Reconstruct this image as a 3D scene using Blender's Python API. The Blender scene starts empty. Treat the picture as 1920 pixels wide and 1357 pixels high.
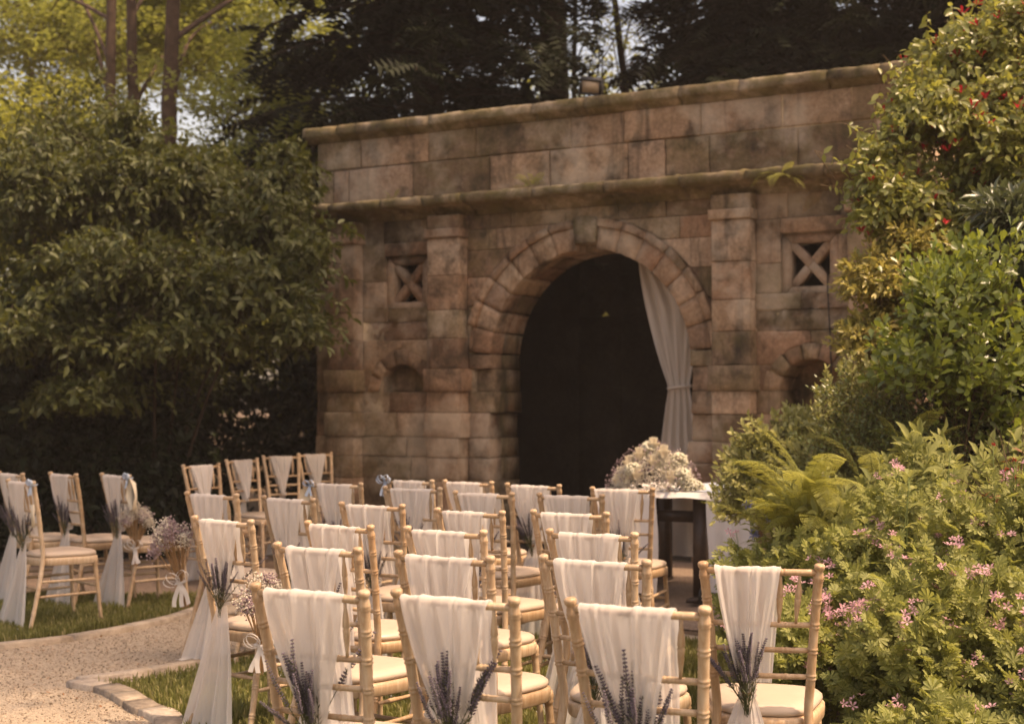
import bpy, math, random
import numpy as np
from mathutils import Vector, Matrix

# ------------------------------------------------------------------ camera, sky, sun, exposure
scene = bpy.context.scene
R = math.radians
EYE = 1.43
cam = bpy.data.cameras.new("camera")
cam.lens = 50.0; cam.sensor_width = 36.0; cam.clip_start = 0.05; cam.clip_end = 2000
cam.dof.use_dof = True; cam.dof.focus_distance = 5.0; cam.dof.aperture_fstop = 3.6
camo = bpy.data.objects.new("camera", cam); scene.collection.objects.link(camo)
camo.location = (0, 0, EYE); camo.rotation_euler = (R(90) + math.atan(71.5 / 2667), 0, 0)
scene.camera = camo

SUN_AZ, SUN_EL = 115.0, 62.0            # degrees right of the view axis, and above the ground
world = bpy.data.worlds.new("World"); scene.world = world; world.use_nodes = True
wn = world.node_tree.nodes; wl = world.node_tree.links
sky = wn.new("ShaderNodeTexSky"); sky.sky_type = 'NISHITA'; sky.sun_disc = False
sky.sun_elevation = R(SUN_EL); sky.sun_rotation = R(SUN_AZ)
sky.air_density = 1.0; sky.dust_density = 4.0; sky.ozone_density = 1.0
wl.new(sky.outputs[0], wn["Background"].inputs[0]); wn["Background"].inputs[1].default_value = 0.15
sun = bpy.data.lights.new("sun", 'SUN'); sun.energy = 2.5; sun.angle = R(0.6); sun.color = (1.0, 0.93, 0.84)
suno = bpy.data.objects.new("sun", sun); scene.collection.objects.link(suno)
sd = Vector((math.sin(R(SUN_AZ)) * math.cos(R(SUN_EL)), math.cos(R(SUN_AZ)) * math.cos(R(SUN_EL)), math.sin(R(SUN_EL))))
suno.rotation_euler = sd.to_track_quat('Z', 'Y').to_euler(); suno.location = sd * 40
vs = scene.view_settings
scene.display_settings.display_device = 'sRGB'
vs.view_transform = 'Standard'; vs.look = 'None'; vs.gamma = 1.0; vs.use_curve_mapping = False
vs.exposure = 1.06
vs.use_white_balance = True; vs.white_balance_temperature = 9700; vs.white_balance_tint = 21
scene.cycles.max_bounces = 5; scene.cycles.diffuse_bounces = 3; scene.cycles.glossy_bounces = 2; scene.cycles.transparent_max_bounces = 8
scene.cycles.transmission_bounces = 3; scene.cycles.caustics_reflective = False; scene.cycles.caustics_refractive = False

COL = scene.collection
rng = np.random.default_rng(7); random.seed(7)

# ------------------------------------------------------------------ helpers: objects
def link(o, parent=None):
    COL.objects.link(o)
    if parent is not None: o.parent = parent
    return o
def tag(o, label=None, cat=None, group=None, kind=None):
    if label: o["label"] = label
    if cat: o["category"] = cat
    if group: o["group"] = group
    if kind: o["kind"] = kind
    return o
def thing(name, label, cat, loc=(0, 0, 0), rotz=0.0, group=None):
    o = bpy.data.objects.new(name, None); o.empty_display_size = .1
    o.location = loc; o.rotation_euler = (0, 0, rotz)
    return tag(link(o), label, cat, group)
def np_mesh(name, V, Fs, mats, smooth=False, mis=None):
    """V (n,3); Fs list of (m,k) int arrays; mis list of material index per face array."""
    me = bpy.data.meshes.new(name)
    V = np.asarray(V, dtype=np.float32).reshape(-1, 3)
    me.vertices.add(len(V)); me.vertices.foreach_set("co", V.ravel())
    Fs = [np.asarray(f, dtype=np.int32) for f in Fs if len(f)]
    tot = np.concatenate([np.full(len(f), f.shape[1], np.int32) for f in Fs])
    idx = np.concatenate([f.ravel() for f in Fs])
    me.loops.add(len(idx)); me.loops.foreach_set("vertex_index", idx)
    me.polygons.add(len(tot))
    st = np.zeros(len(tot), np.int32); st[1:] = np.cumsum(tot)[:-1]
    me.polygons.foreach_set("loop_start", st); me.polygons.foreach_set("loop_total", tot)
    if smooth: me.polygons.foreach_set("use_smooth", np.ones(len(tot), bool))
    if mis is not None:
        me.polygons.foreach_set("material_index", np.concatenate([np.full(len(f), m, np.int32) for f, m in zip(Fs, mis)]))
    for m in (mats if isinstance(mats, (list, tuple)) else [mats]): me.materials.append(m)
    me.update(calc_edges=True)
    return me
def obj(name, me, parent=None, loc=None, rot=None, scale=None):
    o = bpy.data.objects.new(name, me); link(o, parent)
    if loc is not None: o.location = loc
    if rot is not None: o.rotation_euler = rot
    if scale is not None: o.scale = scale
    return o
class MB:
    """collects faces of any size for one mesh"""
    def __init__(s): s.V = []; s.n = 0; s.F = {}
    def add(s, V, F, mi=0):
        V = np.asarray(V, float).reshape(-1, 3); s.V.append(V)
        if isinstance(F, np.ndarray): s.F.setdefault((F.shape[1], mi), []).append(F + s.n)
        else:
            for f in F: s.F.setdefault((len(f), mi), []).append(np.array([f]) + s.n)
        s.n += len(V)
    def box(s, lo, hi, mi=0, M=None):
        x0, y0, z0 = lo; x1, y1, z1 = hi
        V = np.array([(x0,y0,z0),(x1,y0,z0),(x1,y1,z0),(x0,y1,z0),(x0,y0,z1),(x1,y0,z1),(x1,y1,z1),(x0,y1,z1)], float)
        if M is not None: V = np.array([M @ Vector(v) for v in V])
        s.add(V, np.array([(0,3,2,1),(4,5,6,7),(0,1,5,4),(1,2,6,5),(2,3,7,6),(3,0,4,7)]), mi)
    def tube(s, P, r, n=8, mi=0, cap=True):
        P = np.asarray(P, float); m = len(P); r = np.broadcast_to(np.asarray(r, float), (m,))
        T = np.gradient(P, axis=0); T /= np.linalg.norm(T, axis=1)[:, None] + 1e-12
        a = np.array([0, 0, 1.]) if abs(T[0][2]) < .9 else np.array([1., 0, 0])
        A = np.cross(T, a); A /= np.linalg.norm(A, axis=1)[:, None] + 1e-12
        B = np.cross(T, A)
        t = np.arange(n) * 2 * math.pi / n
        V = P[:, None, :] + r[:, None, None] * (np.cos(t)[None, :, None] * A[:, None, :] + np.sin(t)[None, :, None] * B[:, None, :])
        i = np.arange(m - 1)[:, None] * n; j = np.arange(n)[None, :]; k = (j + 1) % n
        F = np.stack([i + j, i + k, i + n + k, i + n + j], -1).reshape(-1, 4)
        F = F[:, ::-1]
        s.add(V.reshape(-1, 3), F, mi)
        if cap:
            s.F.setdefault((n, mi), []).append((np.arange(n) + s.n - m * n)[None, :])
            s.F.setdefault((n, mi), []).append((np.arange(n)[::-1] + s.n - n)[None, :])
    def mesh(s, name, mats, smooth=False):
        ks = list(s.F.keys())
        return np_mesh(name, np.concatenate(s.V), [np.concatenate(s.F[k]) for k in ks], mats, smooth, [k[1] for k in ks])
    def obj(s, name, mats, parent=None, smooth=False, **kw):
        return obj(name, s.mesh(name, mats, smooth), parent, **kw)
def catmull(C, n):
    C = np.asarray(C, float); t = np.linspace(0, len(C) - 1, n)
    out = []
    for x in t:
        i = min(int(x), len(C) - 2); u = x - i
        p0 = C[max(i - 1, 0)]; p1 = C[i]; p2 = C[i + 1]; p3 = C[min(i + 2, len(C) - 1)]
        out.append(.5 * ((2 * p1) + (p2 - p0) * u + (2 * p0 - 5 * p1 + 4 * p2 - p3) * u * u + (3 * p1 - p0 - 3 * p2 + p3) * u ** 3))
    return np.array(out)
def unit(a): return a / (np.linalg.norm(a, axis=-1, keepdims=True) + 1e-9)

# ------------------------------------------------------------------ helpers: materials
def new_mat(name):
    m = bpy.data.materials.new(name); m.use_nodes = True
    nt = m.node_tree; return m, nt.nodes, nt.links, nt.nodes["Principled BSDF"]
def ramp(nodes, stops):
    r = nodes.new("ShaderNodeValToRGB"); e = r.color_ramp.elements
    while len(e) < len(stops): e.new(.5)
    for k, (p, c) in enumerate(stops): e[k].position = p; e[k].color = (*c, 1) if len(c) == 3 else c
    return r
def noise(nodes, links, scale, detail=6, rough=.6, vec=None, dist=0.0):
    n = nodes.new("ShaderNodeTexNoise"); n.inputs["Scale"].default_value = scale; n.inputs["Detail"].default_value = detail
    n.inputs["Roughness"].default_value = rough; n.inputs["Distortion"].default_value = dist
    if vec is not None: links.new(vec, n.inputs["Vector"])
    return n
def mixc(nodes, links, fac, a, b, mode='MIX'):
    m = nodes.new("ShaderNodeMix"); m.data_type = 'RGBA'; m.blend_type = mode
    for sock, v in ((m.inputs[0], fac), (m.inputs[6], a), (m.inputs[7], b)):
        if hasattr(v, "links"): links.new(v, sock)
        elif isinstance(v, (int, float)): sock.default_value = v
        else: sock.default_value = (*v, 1)
    return m.outputs[2]
def bump(nodes, links, height, strength, dist, bsdf):
    b = nodes.new("ShaderNodeBump"); b.inputs["Strength"].default_value = strength; b.inputs["Distance"].default_value = dist
    links.new(height, b.inputs["Height"]); links.new(b.outputs[0], bsdf.inputs["Normal"])
def geo_pos(nodes): return nodes.new("ShaderNodeNewGeometry").outputs["Position"]

def mat_stone(name, c1, c2, stain=.5, moss=.0, dark=(.035, .028, .022), pale=.6):
    m, n, l, b = new_mat(name)
    pos = geo_pos(n); oi = n.new("ShaderNodeObjectInfo")
    base = ramp(n, [(0, c1), (.45, c2), (.75, (c1[0] * .62, c1[1] * .63, c1[2] * .66)), (1, (c2[0] * 1.25, c2[1] * 1.28, c2[2] * 1.35))])
    l.new(oi.outputs["Random"], base.inputs[0])
    n1 = noise(n, l, 3.0, 6, .7, pos, .1)
    r1 = ramp(n, [(.3, (.55, .5, .46)), (.7, (1.2, 1.18, 1.12))]); l.new(n1.outputs[0], r1.inputs[0])
    c = mixc(n, l, 1.0, base.outputs[0], r1.outputs[0], 'MULTIPLY')
    n2 = noise(n, l, 30, 3, .7, pos)
    r2 = ramp(n, [(.3, (.72, .7, .68)), (.7, (1.15, 1.15, 1.15))]); l.new(n2.outputs[0], r2.inputs[0])
    c = mixc(n, l, 1.0, c, r2.outputs[0], 'MULTIPLY')
    # soot and algae stains with a shape of their own
    n3 = noise(n, l, 2.6, 6, .68, pos, .15)
    r3 = ramp(n, [(.49, (0, 0, 0)), (.64, (stain * .85,) * 3)]); l.new(n3.outputs[0], r3.inputs[0])
    c = mixc(n, l, r3.outputs[0], c, dark)
    mp = n.new("ShaderNodeMapping"); mp.inputs["Scale"].default_value = (5.5, 5.5, .45); l.new(pos, mp.inputs[0])
    n6 = noise(n, l, 1.0, 5, .65, mp.outputs[0], .3)
    r6 = ramp(n, [(.54, (0, 0, 0)), (.68, (stain * .85,) * 3)]); l.new(n6.outputs[0], r6.inputs[0])
    c = mixc(n, l, r6.outputs[0], c, dark)
    n5 = noise(n, l, 1.5, 5, .65, pos, .1)
    r5 = ramp(n, [(.50, (0, 0, 0)), (.64, (pale,) * 3)]); l.new(n5.outputs[0], r5.inputs[0])
    c = mixc(n, l, r5.outputs[0], c, (.50, .40, .30))
    if moss > 0:
        n4 = noise(n, l, 5.0, 5, .7, pos, .6)
        r4 = ramp(n, [(.38, (0, 0, 0)), (.62, (moss,) * 3)]); l.new(n4.outputs[0], r4.inputs[0])
        c = mixc(n, l, r4.outputs[0], c, (.115, .095, .035))
    l.new(c, b.inputs["Base Color"]); b.inputs["Roughness"].default_value = .92; b.inputs["Specular IOR Level"].default_value = .15
    nb = noise(n, l, 18, 4, .7, pos); bump(n, l, nb.outputs[0], .8, .014, b)
    return m
def mat_leaf(name, c1, c2, trans=.35, rough=.45, spec=.35, tcol=None, c3=None):
    m, n, l, b = new_mat(name)
    g = n.new("ShaderNodeNewGeometry")
    stops = [(0, c1), (1, c2)] if c3 is None else [(0, c1), (.72, c2), (1, c3)]
    r = ramp(n, stops); l.new(g.outputs["Random Per Island"], r.inputs[0])
    l.new(r.outputs[0], b.inputs["Base Color"]); b.inputs["Roughness"].default_value = rough
    b.inputs["Specular IOR Level"].default_value = spec
    t = n.new("ShaderNodeBsdfTranslucent")
    tc = tcol if tcol else tuple(min(1, v * k) for v, k in zip(c2, (2.4, 2.3, 1.3)))
    tm = mixc(n, l, .6, r.outputs[0], tc); l.new(tm, t.inputs[0])
    mx = n.new("ShaderNodeMixShader"); mx.inputs[0].default_value = trans
    l.new(b.outputs[0], mx.inputs[1]); l.new(t.outputs[0], mx.inputs[2])
    l.new(mx.outputs[0], n["Material Output"].inputs[0])
    return m
def mat_plain(name, col, rough=.6, var=.15, scale=40, spec=.3, bumps=0, metal=0):
    m, n, l, b = new_mat(name)
    tc = n.new("ShaderNodeTexCoord")
    nn = noise(n, l, scale, 5, .6, tc.outputs["Object"])
    r = ramp(n, [(.3, tuple(c * (1 - var) for c in col)), (.7, tuple(min(1, c * (1 + var)) for c in col))])
    l.new(nn.outputs[0], r.inputs[0]); l.new(r.outputs[0], b.inputs["Base Color"])
    b.inputs["Roughness"].default_value = rough; b.inputs["Specular IOR Level"].default_value = spec; b.inputs["Metallic"].default_value = metal
    if bumps: bump(n, l, nn.outputs[0], bumps, .005, b)
    return m
def mat_wood():
    m, n, l, b = new_mat("limewashed_wood")
    tc = n.new("ShaderNodeTexCoord"); mp = n.new("ShaderNodeMapping"); mp.inputs["Scale"].default_value = (60, 60, 4)
    l.new(tc.outputs["Object"], mp.inputs[0])
    n1 = noise(n, l, 1.6, 6, .65, mp.outputs[0], .5)
    oi = n.new("ShaderNodeObjectInfo")
    r = ramp(n, [(.25, (.36, .215, .12)), (.5, (.47, .315, .19)), (.72, (.56, .42, .28))]); l.new(n1.outputs[0], r.inputs[0])
    ro = ramp(n, [(0, (.82, .78, .74)), (.5, (1, 1, 1)), (1, (1.14, 1.17, 1.22))]); l.new(oi.outputs["Random"], ro.inputs[0])
    c = mixc(n, l, 1.0, r.outputs[0], ro.outputs[0], 'MULTIPLY')
    c = mixc(n, l, 1.0, c, oi.outputs["Color"], 'MULTIPLY')
    n2 = noise(n, l, 14, 4, .6, tc.outputs["Object"])
    r2 = ramp(n, [(.5, (0, 0, 0)), (.75, (.45, .45, .45))]); l.new(n2.outputs[0], r2.inputs[0])
    c = mixc(n, l, r2.outputs[0], c, (.62, .50, .37))
    l.new(c, b.inputs["Base Color"]); b.inputs["Roughness"].default_value = .42; b.inputs["Specular IOR Level"].default_value = .4
    bump(n, l, n1.outputs[0], .12, .002, b)
    return m
def mat_voile(name, col, transp=.1, transl=.5):
    m, n, l, b = new_mat(name)
    b.inputs["Base Color"].default_value = (*col, 1); b.inputs["Roughness"].default_value = .8; b.inputs["Specular IOR Level"].default_value = .1
    t = n.new("ShaderNodeBsdfTranslucent"); t.inputs[0].default_value = (*col, 1)
    mx = n.new("ShaderNodeMixShader"); mx.inputs[0].default_value = transl
    l.new(b.outputs[0], mx.inputs[1]); l.new(t.outputs[0], mx.inputs[2])
    tp = n.new("ShaderNodeBsdfTransparent"); m2 = n.new("ShaderNodeMixShader"); m2.inputs[0].default_value = transp
    l.new(mx.outputs[0], m2.inputs[1]); l.new(tp.outputs[0], m2.inputs[2]); l.new(m2.outputs[0], n["Material Output"].inputs[0])
    tc = n.new("ShaderNodeTexCoord")
    mp = n.new("ShaderNodeMapping"); mp.inputs["Scale"].default_value = (70, 30, 9); l.new(tc.outputs["Object"], mp.inputs[0])
    nn = noise(n, l, 1, 4, .6, mp.outputs[0], 1.0); bump(n, l, nn.outputs[0], .6, .005, b)
    return m

M = {}
M['stone'] = mat_stone("sandstone", (.40, .235, .155), (.47, .325, .22), .9, .15)
M['stone_b'] = mat_stone("sandstone_stained", (.29, .18, .118), (.35, .25, .165), .97, .42)
M['stone_moss'] = mat_stone("sandstone_mossy", (.26, .195, .13), (.32, .25, .165), 1.0, .75)
M['mortar'] = mat_stone("mortar", (.27, .20, .14), (.32, .24, .17), .8, .2)
M['inner'] = mat_stone("shade_dark_inner_stone", (.045, .036, .03), (.05, .04, .032), .3, .0, pale=0.0)  # near-black: the chamber's shade is put into the stone colour
M['wood'] = mat_wood()
M['cushion'] = mat_plain("cream_vinyl", (.50, .39, .30), .36, .05, 9, .35, .5)
M['voile'] = mat_voile("white_voile", (.86, .82, .78), .20, .52)
M['curtain'] = mat_voile("curtain_voile", (.78, .68, .58), .03, .3)
M['ribbon'] = mat_voile("white_organza", (.86, .83, .8), .25, .4)
M['blue_ribbon'] = mat_plain("pale_blue_ribbon", (.42, .5, .6), .4, .1, 60)
M['paper'] = mat_plain("cream_paper", (.72, .60, .44), .8, .05, 30, .1)
M['lav_stem'] = mat_leaf("lavender_stem", (.07, .08, .035), (.10, .11, .05), .1)
M['lav_bud'] = mat_leaf("lavender_bud", (.10, .082, .10), (.22, .18, .225), .15, .7, .1, (.25, .19, .26), (.075, .08, .045))
M['gyp'] = mat_leaf("gypsophila_flower", (.70, .62, .50), (.88, .82, .72), .4, .8, .1, (.8, .75, .65))
M['dried'] = mat_leaf("dried_purple_flower", (.30, .20, .22), (.50, .38, .38), .2, .8, .1, (.5, .38, .38))
M['straw'] = mat_plain("dried_stems", (.34, .20, .10), .8, .25, 50, .1)
M['rose'] = mat_leaf("rose_petal", (.80, .70, .52), (.85, .78, .66), .3, .6, .2, (.85, .75, .55))
M['hydr'] = mat_leaf("hydrangea_petal", (.80, .74, .56), (.90, .85, .70), .4, .7, .1, (.8, .78, .6))
M['cloth'] = mat_plain("table_linen", (.74, .68, .62), .85, .04, 20, .1)
M['runner'] = mat_plain("pale_blue_runner", (.42, .46, .52), .8, .06, 20, .1)
M['dark_wood'] = mat_plain("dark_table_wood", (.055, .032, .02), .5, .25, 25, .4)
M['black'] = mat_plain("black_metal", (.02, .019, .018), .45, .1, 30, .4)
M['lens'] = mat_plain("lamp_glass", (.42, .32, .22), .25, .1, 60, .5)
M['bark'] = mat_plain("tree_bark", (.085, .055, .04), .95, .35, 9, .1, .6)
M['dark_bark'] = mat_plain("dark_bark", (.05, .036, .027), .95, .3, 9, .1, .6)
M['twig'] = mat_plain("twig_bark", (.13, .085, .05), .9, .25, 20, .1)
M['green_stem'] = mat_plain("green_stem", (.16, .19, .06), .7, .2, 30, .2)
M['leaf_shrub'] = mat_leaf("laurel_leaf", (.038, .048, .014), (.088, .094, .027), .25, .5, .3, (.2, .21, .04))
M['leaf_dark'] = mat_leaf("dark_leaf_and_shade", (.010, .014, .006), (.022, .030, .011), .1, .5, .25, (.03, .05, .01))  # near-black green; the hedges' deep shade is put into the colour
M['leaf_tree'] = mat_leaf("tree_leaf", (.10, .115, .025), (.21, .215, .05), .5, .5, .25, (.52, .5, .08))
M['leaf_tree2'] = mat_leaf("tree_leaf_pale", (.145, .165, .04), (.28, .285, .08), .5, .5, .25, (.52, .54, .11))
M['conifer'] = mat_leaf("conifer_spray", (.007, .009, .005), (.018, .023, .009), .12, .6, .15, (.03, .04, .01))
M['conifer_lit'] = mat_leaf("golden_conifer_spray", (.05, .06, .012), (.11, .12, .02), .3, .6, .2, (.2, .2, .03))
M['leaf_fuchsia'] = mat_leaf("fuchsia_leaf", (.13, .155, .038), (.30, .30, .095), .42, .35, .5, (.55, .52, .09))
M['red_flower'] = mat_leaf("fuchsia_flower", (.42, .02, .03), (.55, .04, .05), .3, .5, .3, (.6, .04, .05))
M['leaf_gold'] = mat_leaf("variegated_leaf", (.22, .20, .05), (.50, .40, .12), .35, .4, .4, (.6, .5, .12), (.11, .13, .03))
M['leaf_green'] = mat_leaf("bright_green_leaf", (.10, .14, .03), (.20, .24, .05), .38, .3, .55, (.45, .5, .06))
M['leaf_grey'] = mat_leaf("grey_green_leaf", (.07, .085, .045), (.14, .155, .09), .2, .32, .55, (.2, .24, .08))
M['leaf_coto'] = mat_leaf("small_glossy_leaf", (.08, .105, .03), (.16, .19, .06), .3, .3, .55, (.34, .38, .07))
M['leaf_hebe'] = mat_leaf("pale_green_leaf", (.26, .255, .09), (.46, .43, .18), .35, .45, .3, (.46, .45, .1))
M['fern'] = mat_leaf("fern_frond", (.22, .23, .05), (.40, .38, .11), .45, .5, .3, (.62, .58, .12))
M['leaf_geranium'] = mat_leaf("geranium_leaf", (.19, .21, .06), (.36, .36, .13), .4, .5, .25, (.55, .55, .12))
M['pink'] = mat_leaf("pink_petal", (.55, .27, .33), (.72, .45, .48), .35, .6, .2, (.75, .42, .46))
M['bluefl'] = mat_leaf("blue_petal", (.20, .22, .42), (.34, .34, .55), .3, .6, .2, (.4, .4, .6))
M['leaf_sage'] = mat_leaf("sage_leaf", (.17, .185, .06), (.33, .33, .12), .4, .6, .2, (.42, .42, .12))
M['dead'] = mat_leaf("dead_brown_leaf", (.22, .10, .05), (.34, .17, .09), .25, .6, .2)
M['grass'] = mat_leaf("grass_blade", (.085, .095, .025), (.21, .20, .065), .35, .55, .2, (.38, .36, .09), (.36, .30, .15))
M['kerb'] = mat_stone("kerb_stone", (.40, .33, .27), (.46, .39, .32), .35, .05)
M['cream_bit'] = mat_leaf("daisy_petal", (.6, .55, .45), (.7, .66, .55), .2)

def mat_gravel(name, c1, c2, dots):
    m, n, l, b = new_mat(name); pos = geo_pos(n)
    n1 = noise(n, l, .9, 5, .6, pos)
    r = ramp(n, [(.3, c1), (.7, c2)]); l.new(n1.outputs[0], r.inputs[0])
    v = n.new("ShaderNodeTexVoronoi"); v.inputs["Scale"].default_value = 95; l.new(pos, v.inputs["Vector"])
    rr = ramp(n, [(0, (.62, .6, .58)), (.5, (1, 1, 1)), (1, (1.35, 1.33, 1.3))]); l.new(v.outputs["Color"], rr.inputs[0])
    c = mixc(n, l, .75, r.outputs[0], rr.outputs[0], 'MULTIPLY')
    n2 = noise(n, l, 26, 4, .7, pos); r2 = ramp(n, [(.62, (0, 0, 0)), (.72, (dots,) * 3)]); l.new(n2.outputs[0], r2.inputs[0])
    c = mixc(n, l, r2.outputs[0], c, (.10, .065, .04))
    l.new(c, b.inputs["Base Color"]); b.inputs["Roughness"].default_value = .95; b.inputs["Specular IOR Level"].default_value = .1
    bump(n, l, v.outputs["Distance"], .8, .01, b)
    return m
M['gravel'] = mat_gravel("path_gravel", (.36, .285, .21), (.44, .355, .27), .8)
M['soil'] = mat_gravel("bark_mulch_soil", (.12, .08, .05), (.18, .12, .08), .9)
M['paving'] = mat_gravel("worn_paving", (.22, .155, .11), (.28, .20, .15), .6)
M['turf'] = mat_gravel("turf_soil", (.055, .065, .018), (.09, .10, .03), .5)

# ------------------------------------------------------------------ setting: ground, paths, lawns, kerbs
def poly_sheet(name, pts, z, mat, kind='structure'):
    V = [(x, y, z) for x, y in pts]
    return tag(obj(name, np_mesh(name, V, [np.array([list(range(len(pts)))])], mat)), kind=kind)
g = MB(); g.add([(-150, -80, 0), (150, -80, 0), (150, 200, 0), (-150, 200, 0)], [(0, 1, 2, 3)])
tag(g.obj("ground", M['soil']), kind='structure')
poly_sheet("gravel_path", [(-7, .5), (1.4, .5), (1.4, 8.4), (.2, 9.5), (-.6, 10.3), (-2.6, 11.2), (-7, 11.2)][::1], .004, M['gravel'])
poly_sheet("terrace_paving", [(-7, 10.35), (-2.2, 10.35), (-.9, 9.75), (.3, 9.3), (1.3, 8.75), (2.2, 8.6), (4.2, 11.0), (-2.6, 15.2), (-7, 15.2)], .008, M['paving'])
LAWN_R = [(-2.06, 7.09), (-1.85, 7.28), (-1.5, 7.75), (-1.05, 8.65), (-.55, 9.25), (.2, 8.95), (1.2, 8.2), (1.22, 6), (1.2, 3), (1.2, 1), (-1.18, 1), (-1.18, 4.5), (-1.26, 5.6), (-1.46, 6.36), (-1.62, 6.58), (-1.86, 6.97)]
LAWN_L = [(-6.5, 6.9), (-4, 7.68), (-2.98, 8.34), (-2.6, 8.72), (-2.27, 9.4), (-2.1, 10.2), (-3, 10.3), (-6.5, 10.3)]
poly_sheet("lawn_soil", LAWN_R, .012, M['turf']); poly_sheet("lawn_soil", LAWN_L, .012, M['turf'])

def kerb(name, pts, width, seg):
    root = thing(name, None, None); tag(root, kind='structure')
    C = catmull(pts, 200); d = np.r_[0, np.cumsum(np.linalg.norm(np.diff(C, axis=0), axis=1))]
    k = int(d[-1] / seg)
    for i in range(k):
        a, b = i * seg + .004, (i + 1) * seg - .004
        q = [np.array([np.interp(t, d, C[:, 0]), np.interp(t, d, C[:, 1])]) for t in np.linspace(a, b, 4)]
        V = []; 
        for j, p in enumerate(q):
            t = q[min(j + 1, 3)] - q[max(j - 1, 0)]; t /= np.linalg.norm(t); nn = np.array([-t[1], t[0]])
            for s_, z in ((0.0, -.05), (0.0, .030), (.006, .036), (width - .006, .036), (width, .030), (width, -.05)):
                V.append((*(p + nn * s_), z + (rng.random() - .5) * .004))
        F = []
        for j in range(3):
            for e in range(5): F.append((j * 6 + e, j * 6 + e + 1, j * 6 + 7 + e, j * 6 + 6 + e))
        F += [(0, 5, 4, 3, 2, 1), (18, 19, 20, 21, 22, 23)]
        mb = MB(); mb.add(V, F); mb.obj("kerb_stone", M['kerb'], root)
    return root
kerb("path_kerb", [(-1.31, 1.0), (-1.31, 4.4), (-1.39, 5.5), (-1.57, 6.28), (-1.74, 6.53), (-1.99, 6.93), (-2.22, 7.11)][::-1], .13, .21)
kerb("path_kerb", [(-2.16, 7.17), (-1.93, 7.36), (-1.58, 7.8), (-1.13, 8.7), (-.7, 9.25)], .09, .4)
kerb("path_kerb", [(-2.12, 10.2), (-2.22, 9.38), (-2.56, 8.66), (-2.95, 8.27), (-4, 7.6), (-6.4, 6.85)], .09, .45)

def in_poly(P, poly):
    x, y = P[:, 0], P[:, 1]; c = np.zeros(len(P), bool); n = len(poly)
    for i in range(n):
        x1, y1 = poly[i]; x2, y2 = poly[(i + 1) % n]
        k = ((y1 > y) != (y2 > y)) & (x < (x2 - x1) * (y - y1) / (y2 - y1 + 1e-12) + x1); c ^= k
    return c
def grass(name, label, poly, n, h, clip=None):
    A = np.array(poly); lo, hi = A.min(0), A.max(0)
    P = rng.random((n, 2)) * (hi - lo) + lo; P = P[in_poly(P, poly)]
    vis = (np.abs(P[:, 0]) < P[:, 1] * .40 + .3) & (P[:, 1] > 2.0); P = P[vis]; n = len(P)
    patch = .55 + .45 * np.sin(P[:, 0] * 5.1 + 1.3 * np.sin(P[:, 1] * 3.7)) * np.sin(P[:, 1] * 4.3 + 2)
    H = h * (.5 + rng.random(n) * .8) * (.7 + .5 * patch)
    a = rng.random(n) * 6.283; lean = (rng.random(n) ** 1.3) * .9
    d = np.stack([np.cos(a), np.sin(a)], 1); w = .0022 + .002 * rng.random(n)
    s_ = np.stack([-d[:, 1], d[:, 0]], 1)
    z = np.full(n, .012)
    def pt(off, side, zz): return np.concatenate([P + d * (off * H * lean)[:, None] + s_ * (side * w)[:, None], (z + zz * H * (1 - .35 * lean * off))[:, None]], 1)
    V = np.stack([pt(0, -1, 0), pt(0, 1, 0), pt(.35, 1, .6), pt(.35, -1, .6), pt(1.0, 0, 1.0)], 1).reshape(-1, 3)
    i = np.arange(n)[:, None] * 5
    o = obj(name, np_mesh(name, V, [i + np.array([[0, 1, 2, 3]]), i + np.array([[3, 2, 4]])], M['grass']))
    return tag(o, label, 'grass', kind='stuff')
grass("lawn_grass", "sunlit short lawn grass under the rows of chairs", LAWN_R, 120000, .055)
grass("lawn_grass", "shaded lawn grass under the chairs left of path", LAWN_L, 110000, .06)

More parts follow.
